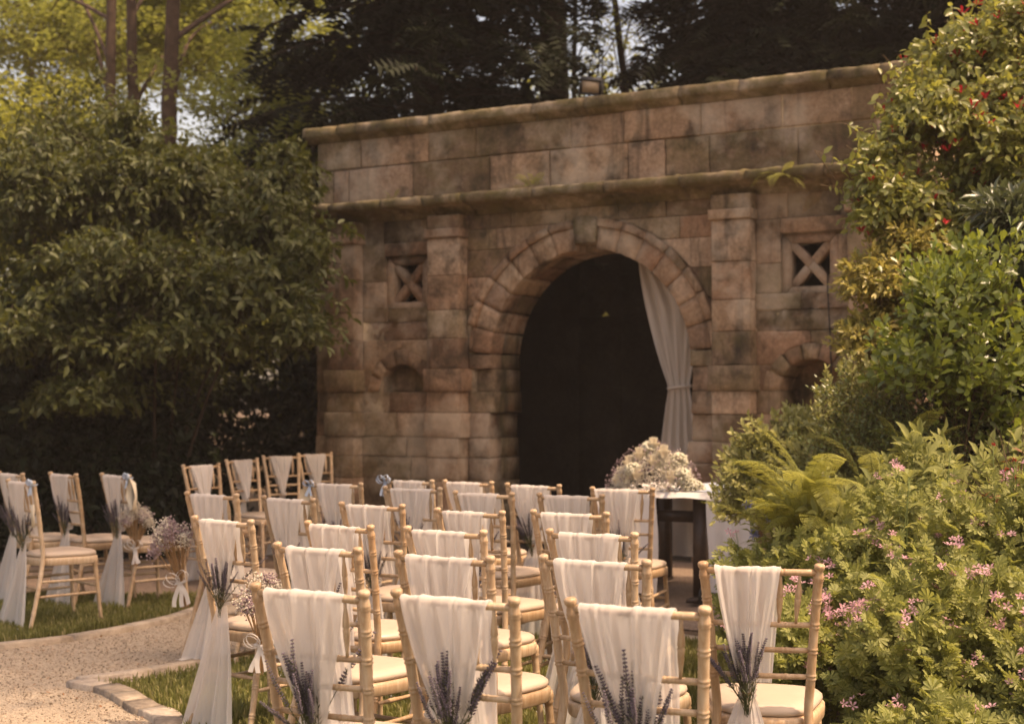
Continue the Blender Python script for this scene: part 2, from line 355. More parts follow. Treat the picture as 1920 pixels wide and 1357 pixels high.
# ------------------------------------------------------------------ stone loggia with arch
TH = R(29); P0 = (.6825, 13.0)
log = thing("stone_loggia", "weathered sandstone garden loggia with a large round arch", "loggia", (P0[0], P0[1], 0), -TH)
def stone(u0, u1, v0, v1, w, depth=.14, rough=.006, mat='stone', name='stone_block', gap=.0018, parent=None, pts=None, rnd=.0035):
    """one block, front face at w (toward the viewer); pts = list of (ul(v), ur(v)) boundary function for curved sides"""
    nx = max(3, int((u1 - u0) / .07) + 2); nz = max(3, int((v1 - v0) / .07) + 2)
    v0 += gap; v1 -= gap
    V = []; 
    jit = rng.normal(0, rough * .35, (nz + 1, nx + 1)); big = rng.normal(0, rough * .6)
    for j in range(nz + 1):
        v = v0 + (v1 - v0) * j / nz
        if j == 1: v = v0 + .010
        if j == nz - 1: v = v1 - .010
        a = u0 if pts is None or pts[0] is None else pts[0](v)
        b_ = u1 if pts is None or pts[1] is None else pts[1](v)
        a += gap; b_ -= gap
        if b_ - a < .012: b_ = a + .012
        for i in range(nx + 1):
            u = a + (b_ - a) * i / nx
            if i == 1: u = a + min(.010, (b_ - a) / nx)
            if i == nx - 1: u = b_ - min(.010, (b_ - a) / nx)
            e = (i in (0, nx)) + (j in (0, nz))
            back = rnd * (1 if e == 1 else 1.8 if e == 2 else 0)
            V.append((u + rng.normal(0, rough * .3), -(w + big - back + (jit[j, i] if e == 0 else jit[j, i] * .5)), v + rng.normal(0, rough * .3) * (e == 0)))
    n1 = (nx + 1)
    F = [(j * n1 + i, j * n1 + i + 1, (j + 1) * n1 + i + 1, (j + 1) * n1 + i) for j in range(nz) for i in range(nx)]
    # rim back to depth
    ring = [i for i in range(nx + 1)] + [j * n1 + nx for j in range(1, nz + 1)] + [nz * n1 + i for i in range(nx - 1, -1, -1)] + [j * n1 for j in range(nz - 1, 0, -1)]
    base = len(V)
    for r_ in ring: V.append((V[r_][0], -(w - depth), V[r_][2]))
    L = len(ring)
    F += [(ring[(k + 1) % L], ring[k], base + k, base + (k + 1) % L) for k in range(L)]
    mb = MB(); mb.add(V, F)
    return mb.obj(name, M[mat], parent or log, smooth=True)
def pick(p): return 'stone_b' if rng.random() < p else 'stone'

AC, RI, RO = 1.80, 1.01, 1.29          # arch centre height, inner and outer radius
CO = [0, .22, .44, .66, .88, 1.07, 1.31, 1.51, 1.73, 2.02, 2.30, 2.58, 2.80, 2.98]
# mortar core (set back), pieces around arch and windows
def core(u0, u1, v0, v1, w0=-.008, w1=-.45):
    mb = MB(); mb.box((u0, -w0, v0), (u1, -w1, v1)); mb.obj("rubble_core", M['mortar'], log)
core(-3.03, -2.24, 0, 3.38); core(-1.70, -1.32, 0, 3.38); core(-2.24, -1.70, 2.84, 3.38); core(-2.24, -1.70, 0, 2.32, -.20)
core(1.32, 1.82, 0, 3.38); core(2.36, 3.03, 0, 3.38); core(1.82, 2.36, 2.84, 3.38); core(1.82, 2.36, 0, 2.32, -.44, -.6)
core(-3.02, 3.02, 3.38, 4.05, -.02, -.40)
mb = MB()                               # spandrel core behind the arch stones
n = 24; RR = 1.2
for k in range(n):
    a0, a1 = math.pi * k / n, math.pi * (k + 1) / n
    x0, x1 = RR * math.cos(a0), RR * math.cos(a1); z0, z1 = AC + RR * math.sin(a0), AC + RR * math.sin(a1)
    V = [(x1, .03, z1), (x0, .03, z0), (x0, .03, 3.38), (x1, .03, 3.38), (x1, .45, z1), (x0, .45, z0), (x0, .45, 3.38), (x1, .45, 3.38)]
    mb.add(V, [(0, 1, 2, 3), (5, 4, 7, 6), (1, 0, 4, 5)])
for s_ in (-1, 1): mb.box((min(s_ * 1.2, s_ * 1.32), .03, 0), (max(s_ * 1.2, s_ * 1.32), .45, 3.38))
mb.obj("spandrel_core", M['mortar'], log)
# pilasters
for (a, b_) in ((-1.63, -1.27), (1.27, 1.62), (-2.81, -2.48), (2.46, 2.80)):
    ks = [0, .22, .66, .88, 1.07, 1.31, 1.51, 1.73, 2.02, 2.29, 2.62, 2.98]
    for v0, v1 in zip(ks[:-1], ks[1:]):
        ledge = abs(v1 - 1.73) < .01 or abs(v1 - 1.31) < .01 and a < 0
        o = .03 if ledge else 0
        stone(a - o, b_ + o, v0, v1, .155 + o + rng.normal(0, .003), .26, .013 if ledge else .004, pick(.25 if v1 > 1 else .5), 'pilaster_block', rnd=.012 if ledge else .004)
    stone(a - .02, b_ + .02, 2.98, 3.07, .19, .28, .003, 'stone', 'pilaster_capital')
    stone(a - .005, b_ + .005, 3.07, 3.20, .155, .26, .005, 'stone_b', 'pilaster_capital')
# ends of the front and plain courses of the bays
def course(u0, u1, v0, v1, w=0.0, n=None, rough=.007, p=.3, depth=.12):
    W = u1 - u0
    if n is None: n = max(1, int(round(W / (.42 + .2 * rng.random()))))
    cuts = [0] + sorted((i + rng.normal(0, .14)) / n for i in range(1, n)) + [1]
    for c0, c1 in zip(cuts[:-1], cuts[1:]):
        stone(u0 + W * c0, u0 + W * c1, v0, v1, w + rng.normal(0, .006), depth, rough * (1 + (rng.random() < .25) * 1.4), pick(p))
for v0, v1 in zip(CO[:-1], CO[1:]):
    course(-3.05, -2.81, v0, v1, 0, 1); course(2.80, 3.05, v0, v1, 0, 1)
for (a, b_, wc, deep) in ((-2.48, -1.63, -1.97, False), (1.62, 2.46, 2.09, True)):
    nc, nr = (-2.02, .27) if not deep else (2.10, .27)
    sp = 1.51
    lowest = 1.51 if not deep else .88
    for v0, v1 in zip(CO[:-1], CO[1:]):
        if v1 <= lowest + .01: course(a, b_, v0, v1, -.01, None, .012, .5, .12)
        elif deep and v1 <= sp + .01:
            stone(a, nc - nr, v0, v1, 0, .43, .012, pick(.6)); stone(nc + nr, b_, v0, v1, 0, .43, .012, pick(.6))
    ro = nr + .16
    top = 2.02
    rq = ro - .035
    L = lambda v: nc - math.sqrt(max(rq * rq - (v - sp) ** 2, 0)); Rr = lambda v: nc + math.sqrt(max(rq * rq - (v - sp) ** 2, 0))
    stone(a, nc, sp, 1.73, 0, .14, .010, pick(.5), pts=(None, L)); stone(nc, b_, sp, 1.73, 0, .14, .010, pick(.5), pts=(Rr, None))
    stone(a, nc, 1.73, top, 0, .14, .010, pick(.5), pts=(None, L)); stone(nc, b_, 1.73, top, 0, .14, .010, pick(.5), pts=(Rr, None))
    for k in range(7):                  # little voussoirs of the niche
        a0, a1 = math.pi * k / 7 + .02, math.pi * (k + 1) / 7 - .02
        mb = MB(); V = []
        rr = ro - .02 + rng.normal(0, .015)
        for aa in np.linspace(a0, a1, 4):
            for r_, y in ((nr, .43 if deep else .16), (nr, .0), (nr + .01, -.012), (rr - .012, -.012 + rng.normal(0, .006)), (rr, .0), (rr, .43 if deep else .16)):
                V.append((nc + r_ * math.cos(aa), y, sp + r_ * math.sin(aa)))
        F = [(j * 6 + e, j * 6 + e + 1, j * 6 + 7 + e, j * 6 + 6 + e) for j in range(3) for e in range(5)] + [(5, 4, 3, 2, 1, 0), (18, 19, 20, 21, 22, 23)]
        mb.add(V, F); mb.obj("voussoir", M[pick(.5)], log)
    stone(nc - nr - .05, nc + nr + .05, lowest, sp + nr + .05, -.42 if deep else -.17, .03, .012, 'stone_b', 'niche_back')
    # window bay
    x0, x1, z0, z1 = wc - .22, wc + .22, 2.34, 2.82
    course(a, b_, 2.02, z0 - .14, -.005, 1, .016, .6); course(a, b_, z0 - .14, z0, .01, 2, .012, .6)
    stone(a, x0 - .03, z0, 2.6, 0, .14, .006, pick(.3)); stone(a, x0 - .03, 2.6, 2.98, 0, .14, .006, pick(.3))
    stone(x1 + .03, b_, z0, z1, 0, .14, .006, pick(.3)); course(x0 - .03, b_, z1 + .03, 2.98, 0, 1)
    course(a, b_, 2.98, 3.20, -.005, 3, .006, .6)
    gr = thing("window_grille", None, None, rotz=0); del_keys = None; gr.parent = log
    for q in ("label", "category"):
        if q in gr: del gr[q]
    def bar(pl, w0, w1, nm):
        mb = MB(); k = len(pl)
        cxy = np.mean(pl, axis=0); inn = [(p[0] + (cxy[0] - p[0]) * .06, p[1] + (cxy[1] - p[1]) * .06) for p in pl]
        V = [(p[0], -w0, p[1]) for p in pl] + [(p[0], -(w1 - .012), p[1]) for p in pl] + [(p[0], -w1, p[1]) for p in inn]
        F = [(i, (i + 1) % k, k + (i + 1) % k, k + i) for i in range(k)] + [(k + i, k + (i + 1) % k, 2 * k + (i + 1) % k, 2 * k + i) for i in range(k)] + [tuple(range(2 * k, 3 * k))]
        mb.add(V, F); mb.obj(nm, M['stone'], gr)
    t = .055
    fo = .03
    for pl in ([(x0 - fo, z0 - fo), (x1 + fo, z0 - fo), (x1 - t, z0 + t), (x0 + t, z0 + t)], [(x0 + t, z1 - t), (x1 - t, z1 - t), (x1 + fo, z1 + fo), (x0 - fo, z1 + fo)],
               [(x0 - fo, z0 - fo), (x0 + t, z0 + t), (x0 + t, z1 - t), (x0 - fo, z1 + fo)], [(x1 - t, z0 + t), (x1 + fo, z0 - fo), (x1 + fo, z1 + fo), (x1 - t, z1 - t)]):
        bar(pl, -.16, -.035, "frame_bar")
    cx_, cz_ = (x0 + x1) / 2, (z0 + z1) / 2; hw = .038
    for sx in (-1, 1):
        for sz in (-1, 1):
            ex, ez = cx_ + sx * (.22 - t + .01), cz_ + sz * (.24 - t + .01)
            d = np.array([ex - cx_, ez - cz_]); d /= np.linalg.norm(d); p = np.array([-d[1], d[0]]) * hw
            bar([(cx_ - p[0], cz_ - p[1]), (ex - p[0], ez - p[1]), (ex + p[0], ez + p[1]), (cx_ + p[0], cz_ + p[1])], -.15, -.05 - .004 * (sx * sz), "cross_bar")
# spandrels
for v0, v1 in ((2.10, 2.33), (2.33, 2.60), (2.60, 2.86), (2.86, 3.06)):
    Lf = lambda v: -math.sqrt(max(RO * RO - (v - AC) ** 2, 0.0)); Rf = lambda v: math.sqrt(max(RO * RO - (v - AC) ** 2, 0.0))
    wmid = abs(Lf(v0))
    if 1.27 - wmid > .05 or v0 > 2.2:
        uu = -1.27; span = 1.27 - abs(Lf((v0 + v1) / 2))
        if span > .55:
            c_ = -1.27 + span * .45
            stone(-1.27, c_, v0, v1, 0, .14, .006, pick(.4)); stone(c_, -.05, v0, v1, 0, .14, .006, pick(.5), pts=(None, Lf))
            c_ = 1.27 - span * .5
            stone(c_, 1.27, v0, v1, 0, .14, .006, pick(.3)); stone(.05, c_, v0, v1, 0, .14, .006, pick(.4), pts=(Rf, None))
        else:
            stone(-1.27, -.9, v0, v1, 0, .14, .006, pick(.4), pts=(None, Lf)); stone(.9, 1.27, v0, v1, 0, .14, .006, pick(.3), pts=(Rf, None))
course(-1.27, 1.27, 3.06, 3.20, 0, 5, .006, 1.0)
# main arch: voussoirs, hood mould, keystone, jambs
def ring_seg(a0, a1, r0, r1, w0, w1, nm, mat, rough=.002, parent=log):
    mb = MB(); V = []; k = 5
    dr = rng.normal(0, rough)
    for aa in np.linspace(a0, a1, k):
        for r_, w in ((r0, w0), (r0 + rng.normal(0, rough), w1 - .006), (r0 + .006, w1 + dr), ((r0 + r1) / 2, w1 + dr + rng.normal(0, rough)), (r1 - .006, w1 + dr), (r1 + rng.normal(0, rough), w1 - .006), (r1, w0)):
            V.append((r_ * math.cos(aa), -w, AC + r_ * math.sin(aa)))
    m_ = 7
    F = [(j * m_ + e, j * m_ + e + 1, j * m_ + m_ + 1 + e, j * m_ + m_ + e) for j in range(k - 1) for e in range(m_ - 1)] + [tuple(range(m_ - 1, -1, -1)), tuple(range((k - 1) * m_, k * m_))]
    mb.add(V, F); return mb.obj(nm, M[mat], parent, smooth=False)
NV = 15; A0, A1 = R(4), R(176)
for k in range(NV):
    a0 = A0 + (A1 - A0) * k / NV + .003; a1 = A0 + (A1 - A0) * (k + 1) / NV - .003
    if k == NV // 2:
        ring_seg(a0, a1, RI + .06, RO + .02, -.2, .035, "keystone", 'stone_moss', .006)
        ring_seg(a0, a1, RI + .01, RO - .06, -.58, -.205, "keystone", 'stone_b', .006)
        continue
    ring_seg(a0, a1, RI, RO - .075, -.22, .012 + rng.normal(0, .006), "voussoir", pick(.12))
    ring_seg(a0 + .01, a1 - .004, RI + .005, RO - .08, -.58, -.225, "soffit_stone", pick(.5))
    if R(16) < (a0 + a1) / 2 < R(164):
        ring_seg(a0 + rng.normal(0, .004), a1, RO - .073, RO, -.1, .045 + rng.normal(0, .004), "hood_mould", pick(.12), .005)
    else:
        ring_seg(a0, a1, RO - .073, RO - .03, -.1, .01, "voussoir", pick(.3), .005)
for s_ in (-1, 1):
    for v0, v1 in zip(CO[:-1], CO[1:]):
        if v1 > 1.76:
            stone(*((-1.26, -RI) if s_ < 0 else (RI, 1.26)), 1.73, 1.868, .005, .22, .010, pick(.2), 'jamb_block', rnd=.006)
            mb = MB(); mb.box((min(s_ * (RI + .008), s_ * 1.26), .225, 1.735), (max(s_ * (RI + .008), s_ * 1.26), .585, 1.865)); mb.obj('jamb_block', M['stone_b'], log)
            break
        a, b_ = (RI + rng.normal(0, .012), 1.26)
        miss = s_ < 0 and abs(v1 - 1.73) < .01
        w = -.07 if miss else .0 + rng.normal(0, .008)
        e0, e1 = (-b_, -a) if s_ < 0 else (a, b_)
        stone(e0, e1, v0, v1, w, .22, .014, 'stone_b' if miss else pick(.2), 'jamb_block', rnd=.009)
        mb = MB(); mb.box((min(s_ * (a + .008), s_ * b_), .225, v0 + .005), (max(s_ * (a + .008), s_ * b_), .585, v1 - .005)); mb.obj("jamb_block", M['stone_b'], log)
# cornice, parapet, coping
def moulding(u0, u1, prof, nm, mat, rough):
    nx = max(3, int((u1 - u0) / .06)); mb = MB(); V = []; k = len(prof)
    chip = rng.random((nx + 1, k)) ** 5 * 2.2
    for i in range(nx + 1):
        u = u0 + .004 + (u1 - u0 - .008) * i / nx
        e = .012 if i in (0, nx) else 0
        for q, (w, v) in enumerate(prof):
            o = 0 if q in (0, k - 1) else 1
            V.append((u, -(w - o * (e + rough * chip[i, q])), v - o * (rng.normal(0, rough * .25))))
    F = [(i * k + q, (i + 1) * k + q, (i + 1) * k + q + 1, i * k + q + 1) for i in range(nx) for q in range(k - 1)]
    F += [tuple(range(k)), tuple(range(nx * k + k - 1, nx * k - 1, -1))]
    mb.add(V, F); return mb.obj(nm, M[mat], log, smooth=False)
prof_c = [(-.05, 3.20), (.03, 3.20), (.035, 3.235), (.10, 3.25), (.115, 3.275), (.26, 3.285), (.30, 3.30), (.305, 3.355), (.29, 3.372), (.15, 3.395), (-.05, 3.41)]
cuts = [-3.08, -2.72, -2.1, -1.62, -1.18, -.42, .3, 1.02, 1.62, 2.3, 3.08]
for a, b_ in zip(cuts[:-1], cuts[1:]): moulding(a, b_, prof_c, "cornice_block", 'stone_moss', .016)
def prow(cs, v0, v1):
    for a, b_ in zip(cs[:-1], cs[1:]): stone(a, b_, v0, v1, rng.normal(0, .005), .14, .005, pick(.4), 'parapet_block', .006)
prow([-3.05, -2.52, -1.72, -1.18, -.16, .38, 1.12, 1.86, 2.46, 3.05], 3.755, 4.045)
prow([-3.05, -2.86, -2.67, -1.9, -1.02, -.38, .42, .78, 1.2, 2.0, 2.66, 3.05], 3.39, 3.755)
prof_p = [(-.05, 4.04), (.02, 4.045), (.05, 4.075), (.11, 4.095), (.12, 4.11), (.12, 4.17), (.105, 4.188), (-.10, 4.20), (-.42, 4.195), (-.42, 4.05)]
cuts = [-3.17, -2.75, -1.66, -.52, .02, .95, 1.5, 2.28, 2.72, 3.17]
for a, b_ in zip(cuts[:-1], cuts[1:]): moulding(a, b_, prof_p, "coping_stone", 'stone_moss', .010)
# the chamber behind: side walls, back wall with a cross window, roof, floor
side = MB()
for v0, v1 in zip(np.linspace(0, 4.0, 11)[:-1], np.linspace(0, 4.0, 11)[1:]):
    for k in range(4):
        for s_ in (-1, 1):
            q = .41 + k * .68 + (.2 if int(v0 * 10) % 8 else 0); q2 = min(q + .67, 3.4)
            lo = s_ * 3.03 if s_ < 0 else 2.75; hi = -2.75 if s_ < 0 else 3.04
            mb = MB(); mb.box((lo, q, v0 + .004), (hi, q2, v1 - .004)); mb.obj("side_stone", M['stone'], log)
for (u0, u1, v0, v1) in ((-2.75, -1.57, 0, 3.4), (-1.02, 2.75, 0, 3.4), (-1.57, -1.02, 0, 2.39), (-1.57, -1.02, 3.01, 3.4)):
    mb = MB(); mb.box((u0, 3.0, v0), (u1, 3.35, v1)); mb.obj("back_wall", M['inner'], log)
mb = MB()
for sx in (-1, 1):
    d = Vector((.56 * sx, 0, .6)).normalized(); c = Vector((-1.295, 3.15, 2.70)); p = Vector((d.z, 0, -d.x)) * .135
    V = [c - d * .45 - p, c + d * .45 - p, c + d * .45 + p, c - d * .45 + p]
    mb.add([(v.x, 3.05 + .004 * sx, v.z) for v in V] + [(v.x, 3.25 + .004 * sx, v.z) for v in V], [(0, 1, 2, 3), (7, 6, 5, 4), (0, 4, 5, 1), (1, 5, 6, 2), (2, 6, 7, 3), (3, 7, 4, 0)])
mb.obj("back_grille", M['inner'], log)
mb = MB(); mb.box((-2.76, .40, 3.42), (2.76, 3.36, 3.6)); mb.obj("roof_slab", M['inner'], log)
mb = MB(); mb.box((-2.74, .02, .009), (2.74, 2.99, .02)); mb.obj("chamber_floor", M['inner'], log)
LOGM = Matrix.Translation((P0[0], P0[1], 0)) @ Matrix.Rotation(-TH, 4, 'Z')
def lw(u, v, w): return LOGM @ Vector((u, -w, v))
# floodlight, cable
fl = thing("floodlight", "small black floodlight standing on the loggia coping", "floodlight", lw(.06, 4.20, .02), -TH + R(12))
mb = MB(); Mt = Matrix.Translation((0, 0, .10)) @ Matrix.Rotation(R(28), 4, 'X') @ Matrix.Rotation(R(10), 4, 'Y')
mb.box((-.10, -.02, -.075), (.10, .045, .075), M=Mt)
for k in range(5): mb.box((-.09 + k * .042, .045, -.06), (-.08 + k * .042, .07, .06), M=Mt)
mb.obj("housing", M['black'], fl)
mb = MB()
for lo, hi in (((-.10, -.032, -.075), (.10, -.02, -.055)), ((-.10, -.032, .055), (.10, -.02, .075)), ((-.10, -.032, -.055), (-.08, -.02, .055)), ((.08, -.032, -.055), (.10, -.02, .055))): mb.box(lo, hi, M=Mt)
mb.obj("rim", M['black'], fl)
mb = MB(); mb.box((-.079, -.026, -.054), (.079, -.0201, .054), M=Mt); mb.obj("lens", M['lens'], fl)
mb = MB(); mb.box((-.115, -.012, -.005), (-.104, .012, .11)); mb.box((.104, -.012, -.005), (.115, .012, .11)); mb.box((-.115, -.03, -.006), (.115, .03, .004)); mb.obj("bracket", M['black'], fl)
mb = MB(); mb.tube([lw(2.24, 2.5, -.03), lw(2.255, 2.40, .03), lw(2.26, 2.2, .02), lw(2.27, 2.0, .02), lw(2.29, 1.3, .02), lw(2.30, .1, .03)], .006, 6)
tag(mb.obj("power_cable", M['black']), "thin black cable hanging from the right cross window", "cable")

# ------------------------------------------------------------------ chairs
POST = [(.190, -.275, 0), (.165, -.215, .22), (.141, -.172, .43), (.148, -.187, .56), (.160, -.215, .73), (.177, -.258, .92)]
_pc = catmull(POST, 80)
def post_at(z): return np.array([np.interp(z, _pc[:, 2], _pc[:, 0]), np.interp(z, _pc[:, 2], _pc[:, 1])])
RAILS = [.893, .728, .648, .565]
def ringed(zs_nodes, z0, z1, base, amp=.0022, sp=.0055, step=.03):
    """heights and radii of a turned bamboo-style member with paired rings at the nodes"""
    zz = list(np.arange(z0, z1, step)) + [z1]; pts = [(z, base(z)) for z in zz]
    pts = [p for p in pts if all(abs(p[0] - q) > .016 for q in zs_nodes)]
    for q in zs_nodes:
        if z0 + .012 < q < z1 - .012:
            for dz, a in ((-.013, 0), (-.0085, .2), (-.0055, 1), (-.0025, .1), (.0025, .1), (.0055, 1), (.0085, .2), (.013, 0)): pts.append((q + dz, base(q) + a * amp))
    return sorted(pts)
def make_chair_meshes():
    ms = {}
    for sx, nm in ((-1, 'pl'), (1, 'pr')):
        prof = ringed([.10, .215, .33, .565, .648, .728, .805], 0, .865, lambda z: .0122 + .0022 * min(1, z / .3), .0030)
        prof += [(.866, .0144), (.870, .0174), (.874, .0146), (.878, .0174), (.882, .0150), (.890, .0146), (.897, .0118), (.901, .0128), (.906, .0162), (.914, .0170), (.918, .0145), (.9205, .008)]
        P = [(sx * post_at(min(z, .92))[0], post_at(min(z, .92))[1], z) for z, r_ in prof]
        mb = MB(); mb.tube(P, [r_ for z, r_ in prof], 14); ms[nm] = mb.mesh("rear_post", M['wood'], True)
    for k, z in enumerate(RAILS):
        x, y = post_at(z); L = x - .008
        prof = ringed([-.068, .068] if k else [-.068, 0, .068], -L, L, lambda t: .0105 if k == 0 else .0085, .0018, .0045, .06)
        mb = MB(); mb.tube([(t, y + .010 * (1 - (t / L) ** 2) * -1, z) for t, r_ in prof], [r_ for t, r_ in prof], 10); ms['rail%d' % k] = mb.mesh("back_rail", M['wood'], True)
    for k, x in enumerate((-.118, -.06, 0, .06, .118)):
        za, zb = RAILS[1] + .006, RAILS[0] - .008
        mb = MB(); prof = [(0, .0045), (.12, .005), (.3, .0085), (.45, .0095), (.5, .0105), (.53, .008), (.56, .0105), (.7, .009), (.88, .005), (1, .0045)]
        mb.tube([(x * (1 - .12 * (1 - t)), post_at(za + (zb - za) * t)[1] - .008, za + (zb - za) * t) for t, r_ in prof], [r_ for t, r_ in prof], 8)
        ms['spin%d' % k] = mb.mesh("spindle", M['wood'], True)
    for sx, nm in ((-1, 'fl'), (1, 'fr')):
        prof = ringed([.09, .20, .30], 0, .37, lambda z: .0112 + .0035 * z / .4) + [(.376, .0195), (.383, .0165), (.39, .020), (.40, .020), (.415, .018)]
        mb = MB(); mb.tube([(sx * (.186 - .022 * z / .41), .205 - .04 * z / .41, z) for z, r_ in prof], [r_ for z, r_ in prof], 12)
        ms[nm] = mb.mesh("front_leg", M['wood'], True)
    def outline(g, n=48):
        """rounded trapezoid seat outline, wider and fuller at the front"""
        out = []
        for k in range(n):
            a = 2 * math.pi * k / n; c, s_ = math.cos(a), math.sin(a)
            ex = 2 / 3.6
            x = math.copysign(abs(c) ** ex, c); y = math.copysign(abs(s_) ** ex, s_)
            hw = .178 + .034 * y; bow = .018 * (1 - x * x) * (1 if y > 0 else 0)
            out.append((x * (hw + g), y * (.195 + g) + bow + .005))
        return np.array(out)
    def stack(layers, nm, mat):
        mb = MB(); n = 48; V = []
        for g_, z in layers: o = outline(g_, n); V += [(p[0], p[1], z) for p in o]
        F = [(j * n + i, j * n + (i + 1) % n, (j + 1) * n + (i + 1) % n, (j + 1) * n + i) for j in range(len(layers) - 1) for i in range(n)]
        F += [tuple(range(n - 1, -1, -1)), tuple(range((len(layers) - 1) * n, len(layers) * n))]
        mb.add(V, F); ms[nm] = mb.mesh(nm, mat, True)
    stack([(-.012, .388), (-.003, .386), (.0, .390), (.002, .415), (.001, .428), (-.006, .433), (-.03, .434)], "seat_frame", M['wood'])
    stack([(-.016, .4345), (-.008, .438), (-.005, .446), (-.007, .455), (-.018, .464), (-.05, .4705), (-.1, .474)], "cushion", M['cushion'])
    k = 0
    def bar(a, b_, r_=.0085):
        nonlocal k
        a, b_ = np.array(a), np.array(b_); mb = MB()
        prof = ringed([.3, .7], 0, 1, lambda t: r_, .0015, .0, .25)
        mb.tube([a + (b_ - a) * t for t in np.linspace(0, 1, 9)], [r_, r_, r_ * 1.25, r_, r_, r_, r_ * 1.25, r_, r_], 8)
        ms['str%d' % k] = mb.mesh("stretcher", M['wood'], True); k += 1
    def rp(s_, z): p = post_at(z); return (s_ * p[0], p[1], z)
    def fp(s_, z): return (s_ * (.186 - .022 * z / .41), .205 - .04 * z / .41, z)
    for s_ in (-1, 1):
        bar(rp(s_, .20), fp(s_, .20)); bar(rp(s_, .29), fp(s_, .285))
    bar(fp(-1, .24), fp(1, .24)); bar(rp(-1, .25), rp(1, .25))
    return ms
CH = make_chair_meshes()
PARTNAME = dict(pl='rear_post', pr='rear_post', fl='front_leg', fr='front_leg', seat_frame='seat_frame', cushion='cushion')
def make_chair(label, loc, rotz, group):
    t = thing("chair", label, "chair", loc, rotz, group)
    v = random.uniform(.84, 1.12); w_ = random.uniform(-.05, .05)
    for k, me in CH.items():
        nm = PARTNAME.get(k) or ('back_rail' if k.startswith('rail') else 'spindle' if k.startswith('spin') else 'stretcher')
        obj(nm, me, t).color = (v + w_, v, v - w_, 1)
    return t

def cloth_grid(rows, nx, mb, pleat, rr):
    """rows: (xc, halfwidth, y, z, amp, nrm_y, nrm_z); pleats run down the cloth"""
    V = []; m = len(rows)
    ph = rr.random(8) * 6.28; f1, f2, f3, f4 = rr.uniform(2.2, 3.6), rr.uniform(6, 9), rr.uniform(13, 18), rr.uniform(24, 34)
    for j, (xc, hw, y, z, amp, ny, nz) in enumerate(rows):
        u = j / m
        for i in range(nx + 1):
            s_ = i / nx * 2 - 1
            g_ = math.sin(f2 * s_ + ph[1] - .5 * u + .4 * math.sin(3 * u + ph[4]))
            h_ = math.sin(f3 * s_ + ph[2] + .6 * math.sin(2.2 * u + ph[5]))
            d = (.55 * math.sin(f1 * s_ + ph[0] + .25 * u) + .55 * g_ * abs(g_) + .42 * h_ + .2 * math.sin(f4 * s_ + ph[6] + 1.5 * u)) * amp
            x = xc + hw * (s_ + .10 * math.sin(f2 * s_ * .9 + ph[3]) * (1 - abs(s_)))
            V.append((x, y + ny * d, z + nz * d))
    F = np.array([(j * (nx + 1) + i, j * (nx + 1) + i + 1, (j + 1) * (nx + 1) + i + 1, (j + 1) * (nx + 1) + i) for j in range(m - 1) for i in range(nx)])
    mb.add(V, F)
def make_sash(label, loc, rotz, group, seed, xc=-.01, hw=.115, zk=.54, xk=0.0, tail=1.0, front=.5):
    rr = np.random.default_rng(seed)
    t = thing("draped_sash", label, "sash", loc, rotz, group)
    yk = post_at(zk)[1] - .030
    rows = []
    ytop = post_at(.893)[1] - .010
    # inner side hanging in front of the rails, then over the rail, then down the back to the knot
    zf = zk + .02; yf = post_at(zf)[1] + .03
    for q in np.linspace(1, 0, 9):
        z = .893 + (zf - .893) * q; w = hw * (1 - q) ** 1.0 + hw * front * q
        rows.append((xc + (xk - xc) * q + .02 * q, w + .004, (ytop + .022) + (yf - ytop - .022) * q, z, .003 + .006 * math.sin(math.pi * q), 1, 0))
    for a in np.linspace(25, 155, 6):
        r_ = .0165; rows.append((xc, hw + .003, ytop + r_ * math.cos(R(a)), .893 + r_ * math.sin(R(a)), .0025, math.cos(R(a)), math.sin(R(a))))
    for q in np.linspace(0, 1, 20):
        z = .893 + (zk - .893) * q
        w = hw * (1 - q ** 1.25) + .017 * q ** 1.25
        sag = -.012 * math.sin(math.pi * q)
        rows.append((xc + (xk - xc) * q ** 1.1, w, (ytop - .0175) + (yk - ytop + .0175) * q + sag, z, .0045 + .009 * math.sin(math.pi * min(1, q * 1.1)) * (1 - q * .5), -1, 0))
    mb = MB(); cloth_grid(rows, 72, mb, 0, rr); mb.obj("back_drape", M['voile'], t, smooth=True)
    # tail
    rows = []
    zend = .012
    for q in np.linspace(0, 1, 22):
        z = zk + (zend - zk) * q
        w = .017 + (.150 * tail) * (q ** .8)
        y = yk - .004 - .065 * q - .02 * max(0, q - .5)
        rows.append((xk + .02 * q * math.sin(seed), w, y, z, .002 + .020 * q ** .8, -1, 0))
    for q in (1, 2, 3): rows.append((xk + .02 * math.sin(seed) + .012 * q, .167 * tail + .012 * q, rows[-1][2] - .018, zend + .004 * (q % 2), .016, -.5, .35))
    mb = MB(); cloth_grid(rows, 60, mb, 0, rr); mb.obj("tail", M['voile'], t, smooth=True)
    # knot wrapping
    mb = MB()
    for q in range(3):
        aa = np.linspace(0, 2 * math.pi, 15)
        mb.tube([(xk + .022 * math.cos(a), yk + .012 + .020 * math.sin(a), zk - .012 + q * .012 + .006 * math.sin(a + q)) for a in aa], .0075, 6, cap=False)
    mb.obj("knot", M['voile'], t, smooth=True)
    return t

